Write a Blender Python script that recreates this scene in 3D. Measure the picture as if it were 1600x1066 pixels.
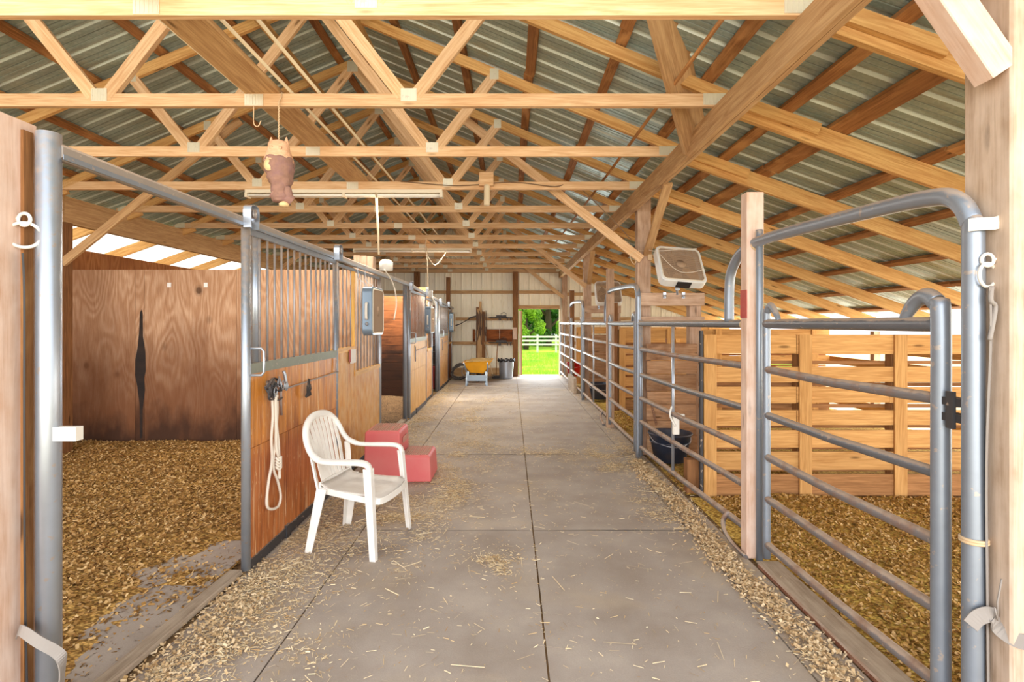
import bpy, math, random
import numpy as np
from mathutils import Vector, Matrix, Euler, noise

random.seed(7)
C = bpy.context.scene.collection
for o in list(bpy.data.objects):
    bpy.data.objects.remove(o)
E = 1.58                                   # eye height above the aisle floor
# ---------------------------------------------------------------- camera, world, sun, exposure
cam_d = bpy.data.cameras.new('camera')
cam = bpy.data.objects.new('camera', cam_d); C.objects.link(cam)
cam.location = (0, 0, E); cam.rotation_euler = (math.pi/2, 0, 0)
cam_d.sensor_width = 36; cam_d.lens = 36*845/1600
cam_d.shift_y = -28/1600; cam_d.shift_x = 2/1600
cam_d.clip_start = 0.05; cam_d.clip_end = 500
bpy.context.scene.camera = cam

W = bpy.data.worlds.new('sky'); bpy.context.scene.world = W; W.use_nodes = True
nt = W.node_tree; bg = nt.nodes['Background']
bg.inputs[0].default_value = (0.93, 0.965, 1.0, 1); bg.inputs[1].default_value = 1.25

sun_d = bpy.data.lights.new('sun', 'SUN'); sun_d.energy = 2.2; sun_d.angle = math.radians(2)
sun_d.color = (1.0, 0.93, 0.80)
sun = bpy.data.objects.new('sun', sun_d); C.objects.link(sun)
sun.rotation_euler = Euler((math.radians(-24), math.radians(14), 0))

def area(name, loc, rot, sx, sy, power, color):
    d = bpy.data.lights.new(name, 'AREA'); d.shape = 'RECTANGLE'; d.size = sx; d.size_y = sy
    d.energy = power; d.color = color
    o = bpy.data.objects.new(name, d); C.objects.link(o); o.location = loc; o.rotation_euler = rot
    return o
# daylight coming in through the open front of the barn, behind the camera
area('daylight_front', (-0.6, -9.5, 3.2), (math.radians(90), 0, 0), 18.0, 6.5, 1250, (1.0, 0.985, 0.965))
# sunlit yard light coming in under the low eave on the right and over the stall wall on the left
area('daylight_right', (6.6, 8, 0.9), (math.radians(90), 0, math.radians(90)), 14, 1.7, 330, (1.0, 0.92, 0.78))
area('daylight_back_door', (0.84, 16.9, 1.1), (math.radians(-90), 0, 0), 1.2, 1.9, 90, (0.92, 0.97, 1.0))

vs = bpy.context.scene.view_settings
vs.view_transform = 'Standard'; vs.look = 'None'; vs.gamma = 1.0; vs.use_curve_mapping = False
vs.exposure = 0.66

# ---------------------------------------------------------------- materials
def srgb(r, g, b):
    f = lambda c: (c/255/12.92) if c/255 <= 0.04045 else ((c/255+0.055)/1.055)**2.4
    return (f(r), f(g), f(b), 1)

class NT:
    def __init__(s, name):
        s.m = bpy.data.materials.new(name); s.m.use_nodes = True
        s.t = s.m.node_tree; s.n = s.t.nodes; s.l = s.t.links
        s.b = s.n['Principled BSDF']
        s.out = s.n['Material Output']
    def node(s, typ, **kw):
        n = s.n.new(typ)
        for k, v in kw.items():
            if k.startswith('i_'):
                key = k[2:]
                key = int(key) if key.isdigit() else key.replace('_', ' ')
                n.inputs[key].default_value = v
            else:
                setattr(n, k, v)
        return n
    def link(s, a, b): s.l.new(a, b)
    def gc(s, scale=(1, 1, 1)):
        a = s.node('ShaderNodeAttribute', attribute_name='gc')
        m = s.node('ShaderNodeMapping'); m.inputs['Scale'].default_value = scale
        s.link(a.outputs['Vector'], m.inputs['Vector']); return m.outputs[0]
    def noise(s, vec, scale, detail=4, dist=0.0, rough=0.55):
        n = s.node('ShaderNodeTexNoise'); n.inputs['Scale'].default_value = scale
        n.inputs['Detail'].default_value = detail; n.inputs['Distortion'].default_value = dist
        n.inputs['Roughness'].default_value = rough
        if vec is not None: s.link(vec, n.inputs['Vector'])
        return n.outputs['Fac']
    def ramp(s, fac, stops):
        r = s.node('ShaderNodeValToRGB'); e = r.color_ramp.elements
        while len(e) > 1: e.remove(e[0])
        e[0].position = stops[0][0]; e[0].color = stops[0][1]
        for p, c in stops[1:]:
            x = e.new(p); x.color = c
        s.link(fac, r.inputs['Fac']); return r.outputs['Color']
    def mix(s, fac, a, b, mode='MIX'):
        n = s.node('ShaderNodeMix', data_type='RGBA', blend_type=mode)
        for v, k in ((fac, 0), (a, 6), (b, 7)):
            if isinstance(v, (int, float)): n.inputs[k].default_value = v
            elif isinstance(v, tuple): n.inputs[k].default_value = v
            else: s.link(v, n.inputs[k])
        return n.outputs[2]
    def math(s, op, a, b=0.5, clamp=False):
        n = s.node('ShaderNodeMath', operation=op, use_clamp=clamp)
        for v, k in ((a, 0), (b, 1)):
            if isinstance(v, (int, float)): n.inputs[k].default_value = v
            else: s.link(v, n.inputs[k])
        return n.outputs[0]
    def vary(s, col, lo=0.85, hi=1.12):
        oi = s.node('ShaderNodeObjectInfo')
        mr = s.node('ShaderNodeMapRange'); mr.inputs['To Min'].default_value = lo; mr.inputs['To Max'].default_value = hi
        s.link(oi.outputs['Random'], mr.inputs['Value'])
        h = s.node('ShaderNodeHueSaturation'); s.link(col, h.inputs['Color']); s.link(mr.outputs[0], h.inputs['Value'])
        return h.outputs['Color']
    def bump(s, h, strength=0.3, dist=0.01):
        b = s.node('ShaderNodeBump'); b.inputs['Strength'].default_value = strength; b.inputs['Distance'].default_value = dist
        s.link(h, b.inputs['Height']); s.link(b.outputs[0], s.b.inputs['Normal'])
    def finish(s, col, rough=0.7, metal=0.0, spec=0.5):
        if isinstance(col, tuple): s.b.inputs['Base Color'].default_value = col
        else: s.link(col, s.b.inputs['Base Color'])
        if isinstance(rough, (int, float)): s.b.inputs['Roughness'].default_value = rough
        else: s.link(rough, s.b.inputs['Roughness'])
        s.b.inputs['Metallic'].default_value = metal
        s.b.inputs['Specular IOR Level'].default_value = spec
        return s.m

def wood(name, light, dark, knots=1.0, grain=1.0, dust=None, dustamt=0.0, rough=0.78, vary=(0.88, 1.1), blotch=None, soil=None):
    t = NT(name)
    n1 = t.noise(t.gc((1.3, 16, 16)), 2.2*grain, 6, 0.6)
    col = t.ramp(n1, [(0.25, dark), (0.48, tuple((a+b*2)/3 for a, b in zip(dark, light))), (0.62, light)])
    n2 = t.noise(t.gc((2.0, 60, 60)), 2.0, 3)
    col = t.mix(t.ramp(n2, [(0.45, (0, 0, 0, 1)), (0.62, (0.55,)*3+(1,))]), col, dark)
    n3 = t.noise(t.gc((1, 2, 2)), 1.7, 3)
    col = t.mix(t.ramp(n3, [(0.35, (0, 0, 0, 1)), (0.7, (0.35, 0.35, 0.35, 1))]), col, light, 'MIX')
    if blotch:
        nb = t.noise(t.gc((1.1, 3, 3)), 1.9, 5, 0.5)
        col = t.mix(t.ramp(nb, [(0.5, (0, 0, 0, 1)), (0.72, (0.9, 0.9, 0.9, 1))]), col, blotch)
    if knots:
        v = t.node('ShaderNodeTexVoronoi'); v.inputs['Scale'].default_value = 1.0
        t.link(t.gc((1.6, 7.0, 7.0)), v.inputs['Vector'])
        kd = t.ramp(v.outputs['Distance'], [(0.05, (0.8*knots,)*3+(1,)), (0.11, (0, 0, 0, 1))])
        col = t.mix(kd, col, tuple(c*0.35 for c in dark[:3])+(1,))
    if dust:
        nd = t.noise(t.gc((3, 5, 5)), 2.4, 5)
        col = t.mix(t.ramp(nd, [(0.5-dustamt*0.25, (0, 0, 0, 1)), (0.75, (dustamt,)*3+(1,))]), col, dust)
    if soil:      # manure stain soaked into the lower boards
        geo = t.node('ShaderNodeNewGeometry'); sp = t.node('ShaderNodeSeparateXYZ'); t.link(geo.outputs['Position'], sp.inputs[0])
        jz = t.math('MULTIPLY', t.math('ADD', sp.outputs['Z'], t.math('MULTIPLY', t.noise(t.gc((2, 4, 4)), 1.6, 5), 1.0)), 0.33)
        col = t.mix(t.ramp(jz, [(0.42, (0.88,)*3+(1,)), (0.62, (0, 0, 0, 1))]), col, soil)
    col = t.vary(col, *vary)
    t.bump(n1, 0.25, 0.004)
    return t.finish(col, rough, 0, 0.25)

M = {}
M['truss'] = wood('truss_pine', srgb(230, 194, 152), srgb(194, 142, 94))
M['rafter'] = wood('rafter_pine', srgb(222, 178, 116), srgb(180, 124, 66))
M['purlin'] = wood('purlin_oak', srgb(172, 120, 74), srgb(104, 66, 38), vary=(0.75, 1.1), blotch=srgb(204, 154, 100))
M['beam'] = wood('beam_pine', srgb(210, 172, 126), srgb(164, 120, 78))
M['post'] = wood('post_weathered', srgb(200, 166, 138), srgb(146, 110, 84), dust=srgb(216, 190, 170), dustamt=0.5, vary=(0.9, 1.02))
M['post_grey'] = wood('post_grey_weathered', srgb(200, 176, 154), srgb(158, 130, 106), knots=0.6, dust=srgb(222, 202, 186), dustamt=0.6, vary=(0.95, 1.02))
M['post_pink'] = wood('post_pale_pink', srgb(222, 190, 170), srgb(190, 148, 120), knots=0.7, dust=srgb(232, 212, 200), dustamt=0.7, vary=(0.97, 1.02))
M['post_dark'] = wood('post_dark', srgb(150, 104, 66), srgb(88, 56, 34))
M['slat'] = wood('slat_golden', srgb(216, 166, 104), srgb(172, 118, 62))
M['slat_dirty'] = wood('slat_soiled', srgb(176, 126, 80), srgb(120, 80, 46))
M['plank_old'] = wood('plank_weathered', srgb(206, 160, 120), srgb(146, 98, 62), dust=srgb(214, 180, 148), dustamt=0.4, vary=(0.8, 1.12), blotch=srgb(128, 84, 54))
M['dark_plank'] = wood('plank_dark', srgb(160, 92, 48), srgb(92, 48, 24), vary=(0.6, 1.1), blotch=srgb(60, 36, 26))
M['stall_plank'] = wood('plank_soiled', srgb(150, 92, 54), srgb(92, 52, 30), vary=(0.95, 1.05), blotch=srgb(80, 46, 30), soil=srgb(38, 28, 26))
M['board'] = wood('curb_board', srgb(176, 158, 138), srgb(128, 108, 90), knots=0, dust=srgb(196, 178, 158), dustamt=0.5)
M['branch'] = wood('rod_wood', srgb(170, 118, 70), srgb(110, 70, 38), knots=0)

def plywood(name, light, mid, dark, stain, zlo=0.0, zhi=0.0):
    t = NT(name)
    # contour-like rotary grain
    base = t.noise(t.gc((0.55, 2.0, 2.0)), 1.25, 1.5, 0.35)
    s = t.math('SINE', t.math('MULTIPLY', base, 95.0))
    fine = t.noise(t.gc((3, 45, 45)), 2, 3)
    s2 = t.math('ADD', t.math('MULTIPLY', s, 0.13), t.math('MULTIPLY', fine, 0.95))
    col = t.ramp(s2, [(0.05, dark), (0.42, mid), (0.8, light)])
    v = t.node('ShaderNodeTexVoronoi'); v.inputs['Scale'].default_value = 1.7
    t.link(t.gc((1.0, 1.25, 1.25)), v.inputs['Vector'])
    kd = t.ramp(v.outputs['Distance'], [(0.06, (0.9, 0.9, 0.9, 1)), (0.09, (0.4,)*3+(1,)), (0.15, (0, 0, 0, 1))])
    col = t.mix(kd, col, tuple(c*0.3 for c in dark[:3])+(1,))
    blo = t.noise(t.gc((0.8, 1.2, 1.2)), 1.3, 4)
    col = t.mix(t.ramp(blo, [(0.45, (0, 0, 0, 1)), (0.75, (0.55,)*3+(1,))]), col, stain)
    # manure and damp stain band along the foot of the wall (dirt on the boards)
    geo = t.node('ShaderNodeNewGeometry'); sp = t.node('ShaderNodeSeparateXYZ'); t.link(geo.outputs['Position'], sp.inputs[0])
    jit = t.math('ADD', sp.outputs['Z'], t.math('MULTIPLY', t.noise(t.gc((1.0, 2, 2)), 1.6, 6), 1.5))
    jit = t.math('MULTIPLY', jit, 0.33)
    col = t.mix(t.ramp(jit, [(0.28, (0.92,)*3+(1,)), (0.52, (0.75,)*3+(1,)), (0.80, (0.0,)*3+(1,))]), col, srgb(112, 66, 38))
    col = t.mix(t.ramp(jit, [(0.26, (0.8,)*3+(1,)), (0.42, (0, 0, 0, 1))]), col, srgb(60, 42, 34))
    t.bump(s, 0.05, 0.002)
    return t.finish(col, 0.75, 0, 0.2)
M['ply'] = plywood('plywood', srgb(214, 178, 148), srgb(186, 142, 108), srgb(150, 106, 76), srgb(168, 124, 92))
M['ply_side'] = plywood('plywood_side', srgb(190, 130, 80), srgb(160, 100, 56), srgb(120, 72, 40), srgb(120, 76, 46))

def varnish():
    t = NT('stall_board_varnished')
    n1 = t.noise(t.gc((1.0, 14, 14)), 2.0, 6, 0.5)
    col = t.ramp(n1, [(0.25, srgb(156, 88, 30)), (0.45, srgb(198, 124, 46)), (0.68, srgb(222, 156, 78))])
    geo = t.node('ShaderNodeNewGeometry'); sp = t.node('ShaderNodeSeparateXYZ'); t.link(geo.outputs['Position'], sp.inputs[0])
    # the lower boards are redder, a different board course with worn finish
    low = t.ramp(t.math('ADD', sp.outputs['Z'], t.math('MULTIPLY', t.noise(t.gc((1, 6, 6)), 2, 3), 0.25)), [(0.80, (0.75,)*3+(1,)), (0.98, (0, 0, 0, 1))])
    yl = t.ramp(sp.outputs['Y'], [(0.0, (1,)*3+(1,)), (1.0, (1,)*3+(1,))])
    col = t.mix(low, col, t.ramp(n1, [(0.25, srgb(130, 62, 28)), (0.6, srgb(184, 104, 58))]))
    w = t.noise(t.gc((1.3, 22, 22)), 1.5, 6, 1.2)
    col = t.mix(t.ramp(w, [(0.58, (0, 0, 0, 1)), (0.68, (0.7,)*3+(1,))]), col, srgb(236, 204, 160))
    sc = t.noise(t.gc((9, 22, 22)), 2, 5)
    col = t.mix(t.ramp(sc, [(0.62, (0, 0, 0, 1)), (0.72, (0.55,)*3+(1,))]), col, srgb(226, 190, 148))
    st = t.noise(t.gc((0.9, 3.2, 3.2)), 1.5, 4)
    col = t.mix(t.ramp(st, [(0.55, (0, 0, 0, 1)), (0.75, (0.6,)*3+(1,))]), col, srgb(112, 60, 34))
    col = t.vary(col, 0.95, 1.05)
    t.bump(n1, 0.15, 0.003)
    return t.finish(col, 0.42, 0, 0.4)
M['varnish'] = varnish()
M['varnish_gold'] = wood('stall_board_gold', srgb(222, 160, 76), srgb(176, 108, 40), knots=0.3, dust=srgb(236, 208, 160), dustamt=0.6, rough=0.5, vary=(0.97, 1.03), blotch=srgb(188, 116, 50))
M['varnish_yellow'] = wood('stall_board_yellow', srgb(228, 174, 84), srgb(188, 124, 46), knots=0.3, dust=srgb(236, 206, 150), dustamt=0.35, rough=0.5, vary=(0.97, 1.05))

def metal(name, base, rough=0.42, met=0.55, dustc=srgb(196, 176, 158), dust=0.8, rust=0.0):
    t = NT(name)
    n = t.noise(t.gc((1, 1, 1)), 14, 5)
    col = t.mix(t.math('MULTIPLY', n, 0.5), base, tuple(min(1, c*1.5) for c in base[:3])+(1,))
    geo = t.node('ShaderNodeNewGeometry'); sp = t.node('ShaderNodeSeparateXYZ'); t.link(geo.outputs['Normal'], sp.inputs[0])
    nn = t.noise(t.gc((1, 1, 1)), 30, 4)
    # barn dust that has settled on upward faces
    d = t.math('ADD', sp.outputs['Z'], t.math('MULTIPLY', nn, 0.7))
    dm = t.ramp(d, [(0.75, (0, 0, 0, 1)), (1.05 if dust > 1 else 1.0, (min(1, dust),)*3+(1,))])
    col = t.mix(dm, col, dustc)
    sp2 = t.ramp(nn, [(0.64, (0, 0, 0, 1)), (0.68, (0.6,)*3+(1,))])
    col = t.mix(sp2, col, dustc)
    if rust:
        r = t.noise(t.gc((1, 1, 1)), 9, 6)
        col = t.mix(t.ramp(r, [(0.6-rust*0.25, (0, 0, 0, 1)), (0.68, (0.75,)*3+(1,))]), col, srgb(158, 120, 96))
    rr = t.math('ADD', t.math('MULTIPLY', dm, 0.4), rough, True)
    t.b.inputs['Coat Weight'].default_value = 0.0
    return t.finish(col, rr, met, 0.5)
M['pipe'] = metal('pipe_blue_grey', srgb(138, 146, 158))
M['pipe_dark'] = metal('pipe_grey', srgb(112, 116, 124), dust=0.9)
M['pipe_rail'] = metal('pipe_rail_dusty', srgb(132, 128, 130), dust=1.0, rust=0.55, rough=0.5)
M['galv'] = metal('galvanised_steel', srgb(168, 176, 188), rough=0.35, met=0.7)
M['bar'] = metal('bar_dusty', srgb(156, 150, 150), dust=0.6, rust=0.3, rough=0.5)
M['rail_brown'] = metal('track_rail', srgb(150, 140, 132), dust=1.0, rough=0.55, met=0.3)
M['channel'] = metal('channel_grey_green', srgb(132, 136, 124), dust=0.5, rough=0.55, met=0.3)
M['black_metal'] = metal('dark_iron', srgb(72, 70, 72), dust=0.4, rough=0.6)
M['plate'] = metal('nail_plate', srgb(206, 198, 176), rough=0.45, met=0.35, dust=0)
M['iron_red'] = metal('rusty_iron', srgb(120, 72, 50), rough=0.8, met=0.1, rust=0.8)

def plain(name, col, rough=0.6, met=0.0, var=0.12, scale=12, dirt=None, dirtamt=0.4):
    t = NT(name)
    n = t.noise(t.gc(), scale, 5)
    c = t.mix(t.math('MULTIPLY', n, var*2), col, tuple(x*0.6 for x in col[:3])+(1,))
    if dirt:
        d = t.noise(t.gc(), scale*0.4, 6)
        c = t.mix(t.ramp(d, [(0.45, (0, 0, 0, 1)), (0.7, (dirtamt,)*3+(1,))]), c, dirt)
    return t.finish(c, rough, met)
M['chair'] = plain('chair_plastic', srgb(240, 236, 230), 0.45, dirt=srgb(212, 202, 192), dirtamt=0.45, var=0.05)
M['chair_seat'] = plain('chair_seat_plastic', srgb(222, 214, 206), 0.5, dirt=srgb(180, 166, 154), dirtamt=0.6, var=0.05)
M['red'] = plain('red_plastic', srgb(218, 104, 104), 0.5, dirt=srgb(218, 130, 124), dirtamt=0.6, var=0.05, scale=6)
M['red_top'] = plain('red_step_dust', srgb(186, 148, 128), 0.85, dirt=srgb(216, 140, 128), dirtamt=0.6, scale=10)
M['red_bucket'] = plain('red_bucket_plastic', srgb(196, 30, 24), 0.4)
M['white_plastic'] = plain('white_plastic', srgb(230, 224, 214), 0.5, var=0.05)
M['fan_grill'] = plain('fan_grill_dusty', srgb(168, 140, 114), 0.8)
M['fan_white'] = plain('fan_white_body', srgb(222, 222, 220), 0.4, var=0.04)
M['fan_dust'] = plain('fan_dust', srgb(84, 68, 58), 0.95, var=0.2, scale=30)
M['fan_blue'] = plain('fan_blue_metal', srgb(120, 138, 156), 0.3, met=0.3, var=0.05)
M['fan_cream'] = plain('fan_cream', srgb(226, 214, 194), 0.5)
M['black'] = plain('black_plastic', srgb(44, 42, 44), 0.5)
M['tub_blue'] = plain('rubber_tub', srgb(52, 62, 84), 0.55, dirt=srgb(110, 96, 84), dirtamt=0.5)
M['rope'] = plain('rope_white', srgb(238, 226, 210), 0.9, scale=40, var=0.15)
M['rope_tan'] = plain('rope_tan', srgb(214, 184, 146), 0.9, scale=40, var=0.15)
M['strap'] = plain('strap_grey', srgb(150, 142, 136), 0.8, dirt=srgb(140, 124, 112))
M['barrow'] = plain('barrow_yellow', srgb(240, 170, 36), 0.35, var=0.05, dirt=srgb(200, 140, 50))
M['barrow_grey'] = plain('barrow_legs', srgb(146, 162, 180), 0.4, met=0.2)
M['hay'] = plain('hay', srgb(196, 160, 100), 0.95, var=0.3, scale=60)
M['tube_white'] = plain('lamp_tube', srgb(250, 246, 236), 0.3, var=0.02)
M['fixture'] = plain('lamp_fixture', srgb(240, 226, 200), 0.5)
M['paper'] = plain('paper', srgb(244, 240, 236), 0.7, var=0.02)
M['red_paint'] = plain('red_paint', srgb(188, 70, 66), 0.7, var=0.2, dirt=srgb(196, 130, 110))
M['conduit'] = plain('conduit', srgb(226, 206, 172), 0.6)
M['wire'] = plain('wire_dark', srgb(120, 92, 66), 0.7)
M['owl'] = wood('owl_wood', srgb(232, 186, 150), srgb(196, 140, 104), knots=0)
M['owl_bark'] = plain('owl_bark', srgb(172, 130, 112), 0.95, var=0.6, scale=40, dirt=srgb(140, 104, 104), dirtamt=0.8)
M['owl_eye'] = plain('owl_cut', srgb(238, 204, 150), 0.8)
M['leather'] = plain('leather', srgb(90, 62, 46), 0.6)
M['white_paint'] = plain('fence_white', srgb(232, 230, 226), 0.6)
M['curtain_red'] = plain('red_blanket', srgb(150, 24, 22), 0.8)

def leaf(name, c1, c2):
    t = NT(name)
    oi = t.noise(t.gc(), 1.2, 4)
    col = t.ramp(oi, [(0.3, c2), (0.7, c1)])
    t.finish(col, 0.6)
    tr = t.node('ShaderNodeBsdfTranslucent'); t.link(col, tr.inputs[0])
    mx = t.node('ShaderNodeMixShader'); mx.inputs[0].default_value = 0.35
    t.link(t.b.outputs[0], mx.inputs[1]); t.link(tr.outputs[0], mx.inputs[2]); t.link(mx.outputs[0], t.out.inputs[0])
    return t.m
M['leaf_bright'] = leaf('leaf_bright', srgb(176, 214, 62), srgb(84, 140, 34))
M['leaf_mid'] = leaf('leaf_mid', srgb(96, 156, 48), srgb(44, 92, 30))
M['leaf_dark'] = leaf('leaf_dark', srgb(52, 104, 52), srgb(26, 60, 34))
M['bark'] = plain('bark', srgb(92, 74, 58), 0.9, var=0.4)
M['grassblade'] = leaf('grass_blade', srgb(190, 226, 70), srgb(120, 176, 40))

def roofmetal():
    t = NT('galvanised_roofing')
    tc = t.node('ShaderNodeTexCoord')
    v = t.node('ShaderNodeTexVoronoi'); v.inputs['Scale'].default_value = 55
    t.link(tc.outputs['Object'], v.inputs['Vector'])
    n = t.noise(tc.outputs['Object'], 3, 5)
    mp = t.node('ShaderNodeMapping'); mp.inputs['Scale'].default_value = (0.6, 9, 0.6)
    t.link(tc.outputs['Object'], mp.inputs[0])
    st = t.noise(mp.outputs[0], 4, 5)
    col = t.mix(v.outputs['Color'], srgb(144, 168, 164), srgb(174, 194, 190), 'MIX')
    col = t.mix(t.ramp(st, [(0.4, (0, 0, 0, 1)), (0.75, (0.6,)*3+(1,))]), col, srgb(116, 122, 112))
    col = t.mix(t.ramp(n, [(0.5, (0, 0, 0, 1)), (0.75, (0.4,)*3+(1,))]), col, srgb(168, 158, 128))
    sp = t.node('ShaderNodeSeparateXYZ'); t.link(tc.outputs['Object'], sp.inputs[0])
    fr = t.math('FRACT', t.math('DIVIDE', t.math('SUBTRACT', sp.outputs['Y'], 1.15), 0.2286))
    col = t.mix(t.ramp(fr, [(0.0, (0.8,)*3+(1,)), (0.02, (0, 0, 0, 1)), (0.79, (0, 0, 0, 1)), (0.81, (0.8,)*3+(1,)), (1.0, (0.8,)*3+(1,))]), col, srgb(202, 208, 202))  # lighter bands along the ribs, painted in place of their glints
    col = t.mix(t.ramp(fr, [(0.0, (0, 0, 0, 1)), (0.32, (0, 0, 0, 1)), (0.33, (0.6,)*3+(1,)), (0.345, (0.6,)*3+(1,)), (0.36, (0, 0, 0, 1)), (0.57, (0, 0, 0, 1)), (0.58, (0.6,)*3+(1,)), (0.60, (0, 0, 0, 1))]), col, srgb(96, 100, 94))
    rg = t.math('ADD', t.math('MULTIPLY', v.outputs['Distance'], 0.15), 0.36)
    return t.finish(col, rg, 0.35, 0.5)
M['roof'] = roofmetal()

def siding():
    t = NT('white_siding')
    n = t.noise(t.gc(), 1.5, 6)
    col = t.mix(t.ramp(n, [(0.45, (0, 0, 0, 1)), (0.75, (0.4,)*3+(1,))]), srgb(248, 240, 220), srgb(228, 212, 178))
    d = t.noise(t.gc((12, 12, 1.5)), 2, 4)
    col = t.mix(t.ramp(d, [(0.62, (0, 0, 0, 1)), (0.72, (0.35,)*3+(1,))]), col, srgb(178, 152, 112))
    return t.finish(col, 0.5, 0, 0.4)
M['siding'] = siding()

def translucent_panel():
    t = NT('translucent_roofing')
    t.finish(srgb(240, 240, 232), 0.5)
    tr = t.node('ShaderNodeBsdfTranslucent'); tr.inputs[0].default_value = (0.95, 0.95, 0.93, 1)
    mx = t.node('ShaderNodeMixShader'); mx.inputs[0].default_value = 0.75
    t.link(t.b.outputs[0], mx.inputs[1]); t.link(tr.outputs[0], mx.inputs[2]); t.link(mx.outputs[0], t.out.inputs[0])
    return t.m
M['skylight'] = translucent_panel()

def matfloor():
    t = NT('stall_mat_rubber')
    n = t.noise(t.gc(), 2.2, 6)
    col = t.ramp(n, [(0.3, srgb(160, 146, 134)), (0.55, srgb(178, 166, 156)), (0.75, srgb(194, 182, 170))])
    s = t.noise(t.gc(), 120, 3)
    col = t.mix(t.math('MULTIPLY', s, 0.35), col, srgb(140, 124, 112))
    k = t.noise(t.gc(), 0.9, 5, 0.5)
    col = t.mix(t.ramp(k, [(0.52, (0, 0, 0, 1)), (0.72, (0.5,)*3+(1,))]), col, srgb(200, 178, 146))
    f = t.noise(t.gc(), 260, 2)
    col = t.mix(t.ramp(f, [(0.66, (0, 0, 0, 1)), (0.7, (0.4,)*3+(1,))]), col, srgb(222, 204, 170))
    col = t.vary(col, 0.96, 1.03)
    t.bump(s, 0.25, 0.004)
    return t.finish(col, 0.8, 0, 0.25)
M['mat'] = matfloor()

def dirt(name, a, b, c):
    t = NT(name)
    n = t.noise(t.gc(), 3, 6)
    col = t.ramp(n, [(0.3, a), (0.5, b), (0.72, c)])
    v = t.node('ShaderNodeTexVoronoi'); v.inputs['Scale'].default_value = 45
    v.inputs['Randomness'].default_value = 1
    t.link(t.gc((1, 1.6, 1)), v.inputs['Vector'])
    sx = t.node('ShaderNodeSeparateColor'); t.link(v.outputs['Color'], sx.inputs[0])
    col = t.mix(t.math('MULTIPLY', sx.outputs[0], 0.75), col, tuple(min(1, x*2.1) for x in c[:3])+(1,), 'MIX')
    col = t.mix(t.ramp(v.outputs['Distance'], [(0.3, (0, 0, 0, 1)), (0.75, (0.8,)*3+(1,))]), col, tuple(x*0.5 for x in a[:3])+(1,))
    t.bump(sx.outputs[1], 0.6, 0.012)
    return t.finish(col, 0.9, 0, 0.15)
M['bedding_l'] = dirt('wood_shavings_brown', srgb(128, 92, 46), srgb(166, 124, 64), srgb(192, 150, 88))
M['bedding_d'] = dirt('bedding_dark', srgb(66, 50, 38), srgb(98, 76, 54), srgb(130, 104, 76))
M['bedding_r'] = dirt('wood_shavings_golden', srgb(150, 106, 44), srgb(184, 138, 62), srgb(206, 164, 88))
def flakes(name, cols):
    t = NT(name)
    a = t.node('ShaderNodeAttribute', attribute_name='gc')
    sp = t.node('ShaderNodeSeparateXYZ'); t.link(a.outputs['Vector'], sp.inputs[0])
    col = t.ramp(sp.outputs['X'], [(i/max(1, len(cols)-1), c) for i, c in enumerate(cols)])
    return t.finish(col, 0.8, 0, 0.2)
M['straw'] = flakes('straw', [srgb(176, 142, 100), srgb(214, 186, 142), srgb(238, 220, 184), srgb(224, 200, 160)])
M['flake_l'] = flakes('shaving_flakes_brown', [srgb(96, 68, 36), srgb(160, 118, 64), srgb(190, 148, 90), srgb(222, 188, 136)])
M['flake_r'] = flakes('shaving_flakes_golden', [srgb(112, 80, 36), srgb(172, 128, 62), srgb(198, 154, 88), srgb(226, 192, 140)])
M['flake_pale'] = flakes('shaving_flakes_pale', [srgb(180, 146, 104), srgb(214, 184, 142), srgb(234, 210, 174)])

def groundmat(name, a, b, sc):
    t = NT(name)
    n = t.noise(t.gc(), sc, 8)
    col = t.ramp(n, [(0.35, a), (0.65, b)])
    return t.finish(col, 0.9, 0, 0.1)
M['grass'] = groundmat('grass_field', srgb(112, 168, 40), srgb(186, 222, 70), 1.2)
M['yard'] = groundmat('sandy_yard', srgb(214, 196, 156), srgb(236, 222, 186), 0.8)
M['earth'] = groundmat('earth_floor', srgb(120, 94, 66), srgb(156, 126, 92), 2.0)

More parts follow.
